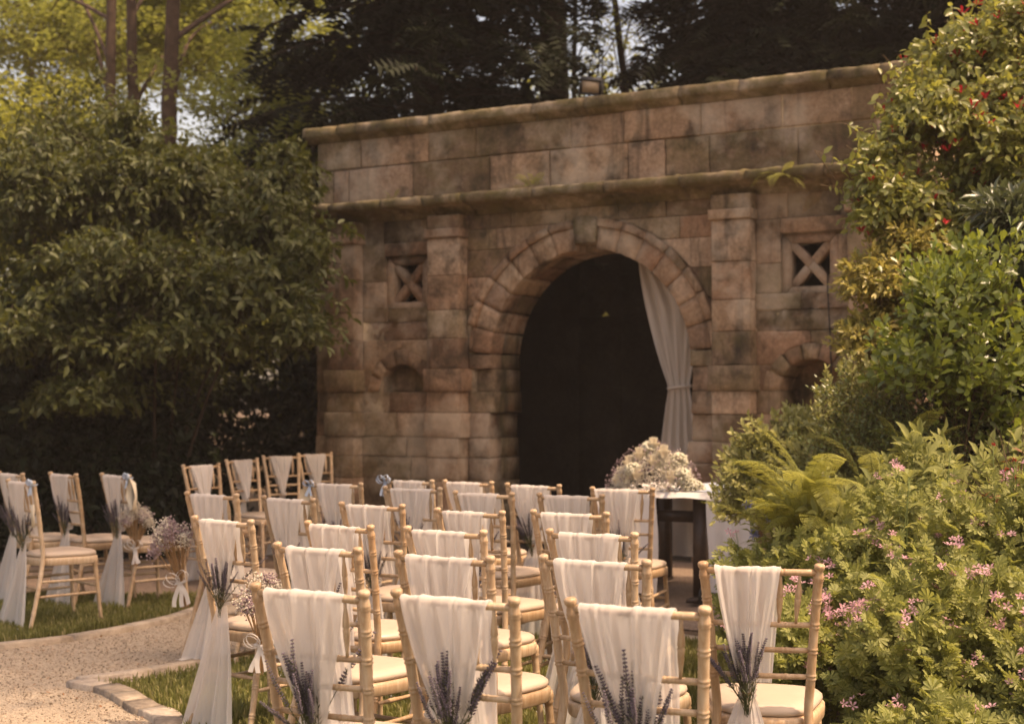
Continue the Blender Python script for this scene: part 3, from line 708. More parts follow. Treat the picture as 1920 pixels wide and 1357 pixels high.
# lavender sprigs: stem plus bud spike
def sprig_mesh(seed, L, curve):
    rr = np.random.default_rng(seed); mb = MB()
    P = np.array([(curve * (t ** 2) * L, .05 * math.sin(3 * t + seed) * L * .3, t * L) for t in np.linspace(0, 1, 8)])
    mb.tube(P, np.linspace(.0013, .0008, 8), 5, 0)
    # narrow leaves and buds
    def at(t): return np.array([np.interp(t, np.linspace(0, 1, 8), P[:, k]) for k in range(3)])
    for k in range(20):
        t = rr.uniform(.15, .8); c = at(t); a = rr.random() * 6.28; d = np.array([math.cos(a) * .6, math.sin(a) * .6, .8]); d /= np.linalg.norm(d); l = rr.uniform(.018, .03)
        s_ = np.cross(d, [0, 0, 1]); s_ /= np.linalg.norm(s_)
        mb.add([c, c + d * l * .5 + s_ * .0018, c + d * l, c + d * l * .5 - s_ * .0018], [(0, 1, 2, 3)], 0)
    for t in np.arange(.48, 1.0, .030):
        c = at(t); nb = 5; w = .0062 * (1.0 - .55 * max(0, (t - .75) / .25))
        for q in range(nb):
            a = q * 2 * math.pi / nb + t * 37 + rr.random() * .5
            d = np.array([math.cos(a), math.sin(a), .75]); d /= np.linalg.norm(d)
            s_ = np.array([-math.sin(a), math.cos(a), 0]); up = np.cross(d, s_); l = w * rr.uniform(1.2, 1.9)
            b0 = c + d * .0008
            mb.add([b0, b0 + d * l * .55 + s_ * .0026, b0 + d * l * .55 + up * .0024, b0 + d * l * .55 - s_ * .0026, b0 + d * l * .55 - up * .0024, b0 + d * l],
                   [(0, 2, 1), (0, 3, 2), (0, 4, 3), (0, 1, 4), (5, 1, 2), (5, 2, 3), (5, 3, 4), (5, 4, 1)], 1)
    return mb.mesh("lavender_sprig", [M['lav_stem'], M['lav_bud']])
SPRIGS = [sprig_mesh(s_, L, c) for s_, L, c in ((1, .25, .10), (2, .22, -.12), (3, .28, .16), (4, .24, -.05))]
def make_lavender(label, loc, rotz, group, seed, zk, xk, lean=0.0, n=15, size=1.0):
    rr = np.random.default_rng(seed + 500)
    yk = post_at(zk)[1] - .046
    off = Matrix.Rotation(rotz, 3, 'Z') @ Vector((xk, yk, zk - .05))
    t = thing("lavender_bunch", label, "lavender", Vector(loc) + off, rotz, group)
    for k in range(n):
        a = rr.normal(lean, .25); b_ = rr.normal(.10, .15)
        o = obj("sprig", SPRIGS[k % 4], t, (rr.normal(0, .006), rr.normal(0, .004) - .004, rr.uniform(-.03, .015)), (b_, a, rr.random() * 6.28 * 0 + rr.normal(0, .8)))
        s_ = size * rr.uniform(.78, 1.12); o.scale = (s_, s_, s_)
    mb = MB(); aa = np.linspace(0, 2 * math.pi, 13)
    for q in range(2): mb.tube([(.013 * math.cos(a), .013 * math.sin(a), .045 + q * .006) for a in aa], .0022, 5, cap=False)
    mb.obj("twine", M['straw'], t, smooth=True)
    return t

H92 = .92 - EYE
def plane(px, py, z):
    t = math.atan(71.5 / 2667); dx = (px - 960) / 2667; dz = -(py - 678.5) / 2667
    Y = math.cos(t) - dz * math.sin(t); Z = math.sin(t) + dz * math.cos(t); k = (z - EYE) / Z
    return dx * k, Y * k
ORD = ["first", "second", "third", "fourth", "fifth"]
ROWS = [  # (row phrase, [(xl, xr, ymean, facing angle)])
 ("the row nearest the camera", [(471, 684, 1107, 27), (738, 963, 1120, 28), (1069, 1315, 1137, 25)]),
 ("the second row from the camera", [(511, 675, 1027, 31), (744, 917, 1043, 29), (1019, 1208, 1051, 25), (1318, 1535, 1062, 12)]),
 ("the third row from the camera", [(355, 477, 975, 37), (572, 696, 985, 37), (760, 907, 995, 30), (1031, 1186, 1000, 26)]),
 ("the fourth row from the camera", [(342, 450, 927, 30), (488, 590, 935, 36), (635, 757, 947, 28), (817, 942, 959, 31), (999, 1136, 962, 23)]),
 ("the fifth row from the camera", [(580, 680, 907, 26), (718, 827, 916, 22), (851, 961, 925, 27), (1010, 1129, 929, 20)]),
 ("the sixth row, nearest the altar", [(724, 811, 901, 33), (832, 922, 904, 33), (950, 1048, 910, 29), (1108, 1225, 917, 17)]),
]
def seat_origin(xm, ym, ang):
    X, Y = plane(xm, ym, .92); a = R(ang)
    return (X + .258 * math.sin(a), Y + .258 * math.cos(a), 0.012), -a
CHAIRS = {}
seed = 10
LAVSKIP = {(3, 0), (3, 4), (5, 1), (2, 1)}
for ri, (ph, L) in enumerate(ROWS):
    for ci, (xl, xr, ym, ang) in enumerate(L):
        seed += 1; rr = np.random.default_rng(seed)
        loc, rz = seat_origin((xl + xr) / 2, ym, ang)
        w = f"{ORD[ci]} from left in {ph}"
        CHAIRS[(ri, ci)] = (loc, rz)
        make_chair(f"limewashed bamboo-style chair, {w}", loc, rz, "ceremony chairs in rows")
        xc = rr.uniform(-.03, .004); hw = rr.uniform(.112, .13); zk = rr.uniform(.50, .555); xk = rr.uniform(-.025, .01)
        if (ri, ci) == (1, 3): xc, hw, zk, xk = -.040, .098, .515, -.045
        if (ri, ci) == (2, 0): xc, hw, zk, xk = -.012, .118, .565, -.03
        if (ri, ci) == (0, 0): xc, hw, zk, xk = -.006, .125, .50, .0
        if (ri, ci) == (0, 2): xc, hw, zk, xk = -.022, .122, .49, -.01
        make_sash(f"white voile sash on chair {w}", loc, rz, "chair sashes in rows", seed, xc, hw, zk, xk)
        if (ri, ci) not in LAVSKIP:
            make_lavender(f"lavender bunch on the sash, {w}", loc, rz, "lavender bunches in rows", seed, zk + (.035 if ri == 0 else 0), xk, rr.normal(-.10, .08), 22 if ri < 2 else 16, 1.1 if ri == 0 else 1.0)
# chairs across the path, and the side chairs facing the altar
LEFT = [(-14, 53, 888, 45, "the cut-off chair at the left picture edge"), (1, 74, 903, 46, "the nearest chair left of the path, with paper tag"), (83, 152, 889, 44, "the middle chair left of the path, before dark foliage"), (181, 250, 891, 44, "the chair beside the path with the flower posy")]
for k, (xl, xr, ym, ang, w) in enumerate(LEFT):
    seed += 1; loc, rz = seat_origin((xl + xr) / 2, ym, ang); CHAIRS[('L', k)] = (loc, rz)
    make_chair(w.replace("the ", "limewashed ", 1), loc, rz, "chairs left of the path")
    make_sash("white sash on " + w, loc, rz, "sashes left of the path", seed, -.01, .118, .545, -.01, 1.15)
    make_lavender("lavender on " + w, loc, rz, "lavender left of the path", seed, .545, -.01, -.12, 16)
SIDE = [(350, 403, 872, 128, "leftmost"), (432, 474, 862, 126, "second from left"), (497, 556, 855, 145, "third from left"), (563, 617, 851, 142, "rightmost")]
for k, (xl, xr, ym, ang, w) in enumerate(SIDE):
    seed += 1; loc, rz = seat_origin((xl + xr) / 2, ym, ang); CHAIRS[('S', k)] = (loc, rz)
    make_chair(f"limewashed side chair before the dark shrub, {w} of four", loc, rz, "side chairs by the shrub")
    make_sash(f"sash on the side chair by the shrub, {w} of four", loc, rz, "side chair sashes", seed, .0, .105, .57, .0, .8, .12)

# posies tied to chair posts
def blob_flowers(mb, C, s_, mi, rr):
    C = np.asarray(C); n = len(C)
    base = np.array([(1, 0, 0), (-1, 0, 0), (0, 1, 0), (0, -1, 0), (0, 0, 1), (0, 0, -1)], float)
    F = np.array([(0, 2, 4), (2, 1, 4), (1, 3, 4), (3, 0, 4), (2, 0, 5), (1, 2, 5), (3, 1, 5), (0, 3, 5)])
    S = (s_ * rr.uniform(.6, 1.3, n))[:, None, None]; D = rr.normal(0, 1, (n, 6, 3)) * .25
    V = C[:, None, :] + S * (base[None] + D)
    mb.add(V.reshape(-1, 3), (np.arange(n)[:, None, None] * 6 + F[None]).reshape(-1, 3), mi)
def bow(mb, c, s_, rr, mi=0, tails=True):
    def strip(P, w, side):
        P = np.array(P); V = []
        for p in P: V += [p + np.array(side) * w, p - np.array(side) * w]
        mb.add(V, np.array([(2 * i, 2 * i + 1, 2 * i + 3, 2 * i + 2) for i in range(len(P) - 1)]), mi)
    c = np.array(c)
    for k in range(4):
        a0 = (-1, 1)[k % 2] * (.5 + .5 * (k // 2)) + rr.normal(0, .1)
        ax = np.array([math.sin(a0), -.25, math.cos(a0) * .6 + .1]); ax /= np.linalg.norm(ax); pr = np.cross(ax, [0, 1, 0]); pr /= np.linalg.norm(pr)
        strip([c + s_ * (ax * (1 - math.cos(t)) * .5 * 1.0 + pr * math.sin(t) * .32) for t in np.linspace(0, 2 * math.pi, 13)], s_ * .14, (0, 1, 0))
    if tails:
        for k in range(3):
            a0 = rr.uniform(-.5, .5); ax = np.array([math.sin(a0), -.15, -math.cos(a0)])
            strip([c + s_ * ax * t * 1.5 + np.array([.1 * s_ * math.sin(4 * t + k), 0, 0]) for t in np.linspace(0, 1, 8)], s_ * .13, (math.cos(a0), .3, math.sin(a0)))
def make_posy(label, P, rotz, tilt, seed, white=.5, scale=1.0):
    rr = np.random.default_rng(seed); t = thing("dried_flower_posy", label, "posy", P, rotz, "posies on the aisle chairs"); t.rotation_euler = (tilt[0], tilt[1], rotz); t.scale = (scale,) * 3
    mb = MB(); heads = []
    for k in range(46):
        a = rr.random() * 6.28; q = math.sqrt(rr.random()); tip = np.array([q * .10 * math.cos(a), q * .085 * math.sin(a), .18 + .10 * (1 - q * q) + rr.normal(0, .012)])
        low = np.array([q * .024 * math.cos(a + 2.6), q * .024 * math.sin(a + 2.6), -.13 + rr.uniform(0, .02)])
        mid = np.array([q * .010 * math.cos(a), q * .010 * math.sin(a), 0])
        mb.tube(catmull([low, mid, tip], 7), .0016, 4, cap=False); heads.append(tip)
    mb.obj("stems", M['straw'], t)
    for nm, mt, sel in (("white_flowers", 'gyp', lambda p, k: p[2] < .25 and k % 10 < white * 10), ("purple_flowers", 'dried', None)):
        C = []
        for k, h in enumerate(heads):
            if (k % 10 < white * 10) == (nm == "white_flowers"): C.append(h + rr.normal(0, .017, (60, 3)) + np.array([0, 0, -.004]))
        mb = MB(); blob_flowers(mb, np.concatenate(C), .0046, 0, rr); mb.obj(nm, M[mt], t)["kind"] = "stuff"
    mb = MB(); bow(mb, (0, -.035, 0), .075, rr); aa = np.linspace(0, 2 * math.pi, 13)
    mb.tube([(.024 * math.cos(a), .024 * math.sin(a), 0) for a in aa], .006, 6, cap=False); mb.obj("ribbon", M['ribbon'], t, smooth=True)
    return t
def on_chair(key, x, y, z):
    loc, rz = CHAIRS[key]; return Vector(loc) + Matrix.Rotation(rz, 3, 'Z') @ Vector((x, y, z))
p = on_chair(('L', 3), .19, -.215, .43); make_posy("white gypsophila posy with white ribbon on the chair left of the path", p, 0, (0, R(2)), 71, .7, .95)
p = on_chair((3, 0), -.225, -.25, .42); make_posy("dried purple and white posy on the leftmost aisle chair", p, 0, (0, R(-14)), 72, .35, 1.12)
p = on_chair((2, 0), .215, -.235, .40); make_posy("dried posy with organza bow behind the leftmost nearest-row chair", p, 0, (0, R(4)), 73, .45, .95)

# paper cones and tags with blue ribbon on chair posts
def make_cone(label, key, side, kind, seed):
    rr = np.random.default_rng(seed)
    q = post_at(.89); P = on_chair(key, side * (q[0] + .0), q[1], .895); rz = CHAIRS[key][1]
    t = thing("confetti_cone" if kind == 'cone' else "paper_tag" if kind == 'tag' else "ribbon_bow", label, "paper cone" if kind == 'cone' else "tag" if kind == 'tag' else "bow", P, rz)
    mb = MB(); bow(mb, (side * .01, -.024, .0), .045 if kind != 'bow' else .06, rr, tails=True)
    aa = np.linspace(0, 2 * math.pi, 13); mb.tube([(.022 * math.cos(a), .022 * math.sin(a), .004 * math.sin(2 * a)) for a in aa], .004, 5, cap=False)
    mb.obj("ribbon", M['blue_ribbon'], t, smooth=True)
    mb = MB()
    if kind == 'cone':
        pts = [(0.012, .0), (.075, -.03), (.09, -.11), (.085, -.2), (.03, -.215), (.0, -.12)]
        V = [(side * x, -.012 - .018 * (k % 2), z) for k, (x, z) in enumerate(pts)] + [(side * x, .004, z) for x, z in pts]
        mb.add(V, [tuple(range(6)), tuple(range(11, 5, -1))] + [(i, (i + 1) % 6, 6 + (i + 1) % 6, 6 + i) for i in range(6)]); mb.obj("paper", M['paper'], t)
    if kind == 'tag':
        mb.box((.010, -.03, -.26), (.055, -.028, -.12), M=Matrix.Rotation(R(-6), 4, 'Y')); mb.obj("card", M['paper'], t)
    return t
make_cone("cream paper cone with blue ribbon on the chair beside the flower posy", ('L', 3), 1, 'cone', 81)
make_cone("small cream tag on blue ribbon at the nearest left chair post", ('L', 1), 1, 'tag', 82)
make_cone("cream paper cone with blue ribbon in the fifth chair row", (4, 0), -1, 'cone', 83)
make_cone("pale blue ribbon bow on the sixth-row left chair post", (5, 0), -1, 'bow', 84)

# ------------------------------------------------------------------ altar table, cloths, flowers
TZ = .77
tb = thing("altar_table", "dark wooden altar table half covered with linen before the arch", "table", (1.66, 9.70, 0.008), -TH)
TW, TD = 1.22, 1.15                     # extends to local -x and +y from its front right corner
mb = MB(); mb.box((-TW, 0, TZ - .035), (0, TD, TZ - .005)); mb.obj("table_top", M['dark_wood'], tb)
for x in (-TW + .12, -.44):
    for y in (.10, TD - .12):
        mb = MB(); mb.box((x - .045, y - .035, .05), (x + .045, y + .035, TZ - .036)); mb.obj("leg", M['dark_wood'], tb)
mb = MB(); mb.box((-TW + .17, .12, TZ - .21), (-.49, .15, TZ - .13)); mb.obj("apron", M['dark_wood'], tb)
for x in (-TW + .12, -.44):
    mb = MB(); mb.box((x - .04, -.08, .025), (x + .04, TD - .05, .049)); mb.obj("foot", M['dark_wood'], tb)
    mb = MB(); Mt = Matrix.Translation((x + .1, .02, .045))
    aa = np.linspace(0, 2 * math.pi, 17); mb.tube([(x + .06, -.03 + .0 * math.cos(a) + .045 * math.cos(a), .07 + .05 * math.sin(a)) for a in aa], .012, 8, cap=False); mb.obj("castor", M['black'], tb, smooth=True)
def hang(name, label, cat, x0, x1, zlow, mat, back=False, y0=0.0):
    """cloth lying over the top and hanging at the front (and back)"""
    rr = np.random.default_rng(int(abs(x0) * 100) + 3); nx = 28; rows = []
    path = [(y0 - .012 - .02 * q, TZ - (TZ - zlow) * (1 - q)) for q in np.linspace(0, 1, 12)]
    path += [(y0 - .006, TZ + .000), (y0 + .006, TZ + .004)] + [(y, TZ + .004) for y in np.linspace(y0 + .1, TD - .01, 8)] + [(TD + .012, TZ - .004)]
    if back: path += [(TD + .016, z) for z in np.linspace(TZ - .05, .2, 6)]
    V = []
    for j, (y, z) in enumerate(path):
        amp = .018 * max(0, (TZ - z) / TZ)
        for i in range(nx + 1):
            s_ = i / nx; x = x0 + (x1 - x0) * s_
            V.append((x + .01 * math.sin(7 * z + s_ * 5) * (z < TZ - .05), y - amp * (1 + math.sin(s_ * 19 + x0 * 7 + z)), z))
    F = np.array([(j * (nx + 1) + i, j * (nx + 1) + i + 1, (j + 1) * (nx + 1) + i + 1, (j + 1) * (nx + 1) + i) for j in range(len(path) - 1) for i in range(nx)])
    t = thing(name, label, cat, tb.location, -TH)
    mb = MB(); mb.add(V, F); mb.obj("cloth", M[mat], t, smooth=True)
    return t
hang("table_runner", "white linen runner hanging at the left of the altar table", "runner", -TW + .02, -.72, .06, 'cloth', True)
hang("table_runner", "white linen runner hanging at the right corner of the altar table", "runner", -.34, .012, .10, 'cloth', True)
mb = MB(); nx = 24; V = []
for j, y in enumerate(np.linspace(-.004, TD - .02, 6)):
    for i in range(nx + 1): V.append((-TW + TW * i / nx * .995, y, TZ + .0075 + .001 * math.sin(i * 1.7 + j)))
for i in range(nx + 1): V.append((-TW + TW * i / nx * .995, -.036, TZ - .03 + .004 * math.sin(i)))
F = [(j * (nx + 1) + i, j * (nx + 1) + i + 1, (j + 1) * (nx + 1) + i + 1, (j + 1) * (nx + 1) + i) for j in range(5) for i in range(nx)]
mb.add(V, F); mb.add([V[6 * (nx + 1) + i] for i in range(nx + 1)] + [V[i] for i in range(nx + 1)], [(i, i + 1, nx + 2 + i, nx + 1 + i) for i in range(nx)])
t = thing("tablecloth", "short pale cloth covering the altar table top under the flowers", "tablecloth", tb.location, -TH)
mb.obj("cloth", M['cloth'], t)
mb = MB(); V = []
for j, y in enumerate(np.linspace(.04, TD - .06, 7)):
    for i in range(9): V.append((-.75 + .66 * i / 8, y, TZ + .013 + .003 * math.sin(i * 2.1 + j * 1.3)))
mb.add(V, [(j * 9 + i, j * 9 + i + 1, (j + 1) * 9 + i + 1, (j + 1) * 9 + i) for j in range(6) for i in range(8)])
tag(mb.obj("blue_cloth", M['runner'], loc=tb.location, rot=(0, 0, -TH), smooth=True), "pale blue cloth lying on the right of the altar table", "cloth")

def rose(mb, c, s_, rr, mi=0):
    c = np.array(c)
    for ring, (n, tilt, rad, h) in enumerate(((3, .12, .25, .95), (5, .35, .5, .9), (6, .8, .8, .7))):
        for k in range(n):
            a = k * 2 * math.pi / n + ring * .7 + rr.normal(0, .15); V = []
            for u in (-1, -.5, 0, .5, 1):
                for v in (0, .5, 1):
                    r_ = rad * (.35 + .65 * v) * s_ * .5; w = u * (.95 if v else .5) * (1.1 if ring else 1.4)
                    V.append(c + np.array([r_ * math.cos(a + w), r_ * math.sin(a + w), s_ * h * v * (1 - .12 * u * u) * .8 - s_ * .2 + (-.12 * s_ * (ring == 2) * (v == 1))]))
            mb.add(V, np.array([(3 * i + j, 3 * i + 3 + j, 3 * i + 4 + j, 3 * i + 1 + j) for i in range(4) for j in range(2)]), mi)
rr = np.random.default_rng(91)
FC = Vector((1.02, 10.25, TZ + .018))
fa = thing("flower_arrangement", "domed white and cream flower arrangement on the altar table", "flowers", FC, -TH)
def dome(n, r0=.0, r1=1.0, low=.0):
    a = rr.random(n) * 6.283; e = np.arccos(1 - rr.random(n) * (1 - low)); k = r0 + (r1 - r0) * rr.random(n) ** .4
    return np.stack([.33 * k * np.sin(e) ** 1.1 * np.cos(a), .22 * k * np.sin(e) * np.sin(a), .31 * k * np.cos(e) ** 1.15], 1)
mb = MB(); blob_flowers(mb, dome(3000, .75, 1.0), .0065, 0, rr); mb.obj("gypsophila", M['gyp'], fa)
mb = MB(); blob_flowers(mb, dome(700, .9, 1.15), .006, 0, rr); mb.obj("dried_filler", M['dried'], fa)
for k in range(8):
    c = dome(1, .93, .97)[0]; mb = MB(); q = rr.normal(0, 1, (260, 3)); q = unit(q) * .055
    blob_flowers(mb, c + q, .011, 0, rr); mb.obj("hydrangea_head", M['hydr'], fa)
for c in ((-.05, -.19, .10), (-.22, -.12, .05), (-.06, -.12, .24), (.06, -.14, .19), (.19, -.13, .08), (.02, -.05, .31), (-.13, -.14, .18), (.13, -.12, .26)):
    mb = MB(); rose(mb, c, .125, rr); mb.obj("rose", M['rose'], fa, smooth=True)
mb = MB()
for k in range(60):
    a = rr.random() * 6.283; c = np.array([.30 * math.cos(a), .2 * math.sin(a), .02]); d = np.array([math.cos(a), math.sin(a), rr.uniform(-.1, .5)]); d /= np.linalg.norm(d); s_ = np.array([-math.sin(a), math.cos(a), .2]); l = rr.uniform(.05, .09)
    mb.add([c, c + d * l * .5 + s_ * .016, c + d * l, c + d * l * .5 - s_ * .016], [(0, 1, 2, 3)])
mb.obj("leaves", M['leaf_dark'], fa)

# ------------------------------------------------------------------ curtain in the arch
cu = thing("curtain", "sheer beige curtain tied back inside the arch", "curtain", (P0[0], P0[1], 0), -TH)
V = []; rows = 40; nx = 40
for j in range(rows + 1):
    q = j / rows; v = 2.74 - 2.68 * q
    tie = 1.55
    if v > tie:
        k = (2.74 - v) / (2.74 - tie); lft = .285 + (.60 - .285) * k ** 1.37; rgt = 1.02 - .22 * k ** 1.2
        rgt = min(rgt, .99)
        top = math.sqrt(max(0, 1.06 ** 2 - max(0, v - AC) ** 2)); rgt = min(rgt, top)
    else:
        k = (tie - v) / tie; lft = .60 - .07 * min(1, k * 3); rgt = .80 + .16 * k ** .7
    pinch = math.exp(-((v - tie) / .12) ** 2)
    for i in range(nx + 1):
        s_ = i / nx; u = lft + (rgt - lft) * s_
        amp = .035 * (1 - .6 * pinch); w = -.52 + amp * math.sin(s_ * 26 + 1.2 * math.sin(v * 1.3)) + .012 * math.sin(s_ * 51 + v)
        V.append((u, -w, v))
F = np.array([(j * (nx + 1) + i, j * (nx + 1) + i + 1, (j + 1) * (nx + 1) + i + 1, (j + 1) * (nx + 1) + i) for j in range(rows) for i in range(nx)])
mb = MB(); mb.add(V, F); mb.obj("drape", M['curtain'], cu, smooth=True)
mb = MB(); aa = np.linspace(0, 2 * math.pi, 17); mb.tube([(.70 + .115 * math.cos(a), .52 + .06 * math.sin(a), 1.55 + .012 * math.cos(a)) for a in aa], .014, 6, cap=False); mb.obj("tie_back", M['curtain'], cu, smooth=True)

# ------------------------------------------------------------------ vegetation tools
def T_ovate(w, cup=.05, droop=.10):
    V = np.array([(0, 0, 0), (.3, w * .44, cup), (.68, w * .38, cup * .6), (1, 0, -droop), (.68, -w * .38, cup * .6), (.3, -w * .44, cup), (.5, 0, -cup * .4)])
    return V, [np.array([(0, 5, 4, 6), (0, 6, 2, 1)]), np.array([(6, 4, 3), (6, 3, 2)])]
def T_simple(w, cup=.06):
    return np.array([(0, 0, 0), (.5, w / 2, cup), (1, 0, -.05), (.5, -w / 2, cup)]), [np.array([(0, 2, 1), (0, 3, 2)])]
def T_obovate(w):
    V = np.array([(0, 0, 0), (.4, w * .25, .02), (.8, w * .45, .03), (1, 0, -.03), (.8, -w * .45, .03), (.4, -w * .25, .02)])
    return V, [np.array([(0, 5, 4, 3), (0, 3, 2, 1)])]
def T_palmate(n=5, w=.30):
    V = []; F = []
    for k in range(n):
        a = (k / (n - 1) - .5) * 3.6; l = .55 + .45 * math.cos(a / 2.2)
        c, s_ = math.cos(a), math.sin(a)
        for x, y, z in ((0, 0, 0), (.45 * l, w * .35, .03), (.8 * l, w * .5, -.01), (l, 0, -.09), (.8 * l, -w * .5, -.01), (.45 * l, -w * .35, .03)):
            V.append((x * c - y * s_ , x * s_ + y * c, z))
        b_ = k * 6; F += [(b_, b_ + 5, b_ + 4, b_ + 3), (b_, b_ + 3, b_ + 2, b_ + 1)]
    return np.array(V), [np.array(F)]
def T_feather(n=8, w=.35, droop=.15, tooth=.8):
    """a midrib with pairs of leaflets: fern pinna, conifer spray"""
    V = []; F = []
    for k in range(n):
        t0 = k / n; t1 = t0 + tooth / n; l = w * .5 * math.sin(math.pi * min(1, .18 + .82 * (1 - t0) * .95)) ** .8 if t0 > .15 else w * .5 * (.55 + t0 * 2.2)
        for s_ in (-1, 1):
            b_ = len(V); z = -droop * t0 * t0
            V += [(t0, 0, z), (t0 + .25 / n + l * .35, s_ * l, z - .25 * l), (t1, 0, z - droop * .1 / n)]
            F.append((b_, b_ + 1, b_ + 2) if s_ < 0 else (b_, b_ + 2, b_ + 1))
    return np.array(V), [np.array(F)]
def T_flower(n=5, w=.5, cup=.35):
    V = []; F = []
    for k in range(n):
        a = 2 * math.pi * k / n; c, s_ = math.cos(a), math.sin(a)
        for x, y, z in ((.05, 0, 0), (.65, w * .5, cup * .8), (1, 0, cup), (.65, -w * .5, cup * .8)): V.append((z, x * c - y * s_, x * s_ + y * c))
        b_ = 4 * k; F += [(b_, b_ + 1, b_ + 2, b_ + 3)]
    return np.array(V), [np.array(F)]
def scatter(name, tmpl, P, D, N, S, mat, parent=None, kind='stuff'):
    TV, TF = tmpl; n = len(P); D = unit(D); N = N - (N * D).sum(1, keepdims=True) * D; N = unit(N); B = np.cross(N, D)
    S = np.broadcast_to(np.asarray(S, float), (n,))
    V = P[:, None, :] + S[:, None, None] * (TV[None, :, 0:1] * D[:, None] + TV[None, :, 1:2] * B[:, None] + TV[None, :, 2:3] * N[:, None])
    k = len(TV); off = (np.arange(n) * k)[:, None, None]
    Fs = [(off + f[None]).reshape(-1, f.shape[1]) for f in TF]
    o = obj(name, np_mesh(name, V.reshape(-1, 3), Fs, mat), parent)
    if kind: tag(o, kind=kind)
    return o
def multitube(name, Q, r0, r1, mat, parent=None, sides=3, kind='stuff'):
    """Q (n,m,3): many thin tubes at once"""
    n, m, _ = Q.shape; T = unit(np.gradient(Q, axis=1)); a = np.array([.31, .95, .05]); A = unit(np.cross(T, a)); B = np.cross(T, A)
    r0 = np.broadcast_to(np.asarray(r0, float), (n,)); r1 = np.broadcast_to(np.asarray(r1, float), (n,))
    rad = r0[:, None] + (r1 - r0)[:, None] * np.linspace(0, 1, m)[None]
    t = np.arange(sides) * 2 * math.pi / sides
    V = Q[:, :, None, :] + rad[:, :, None, None] * (np.cos(t)[None, None, :, None] * A[:, :, None] + np.sin(t)[None, None, :, None] * B[:, :, None])
    i = (np.arange(n) * m * sides)[:, None, None] + (np.arange(m - 1) * sides)[None, :, None]; j = np.arange(sides)[None, None]; k = (j + 1) % sides
    F = np.stack([i + j, i + k, i + sides + k, i + sides + j], -1).reshape(-1, 4)
    o = obj(name, np_mesh(name, V.reshape(-1, 3), [F], mat, True), parent)
    if kind: tag(o, kind=kind)
    return o
Z = np.array([0, 0, 1.])
def px(x, y, Y):
    """point seen at photo pixel (x, y) at depth Y"""
    return np.array([(x - 960) / 2667 * Y, Y, EYE + (750 - y) / 2667 * Y])

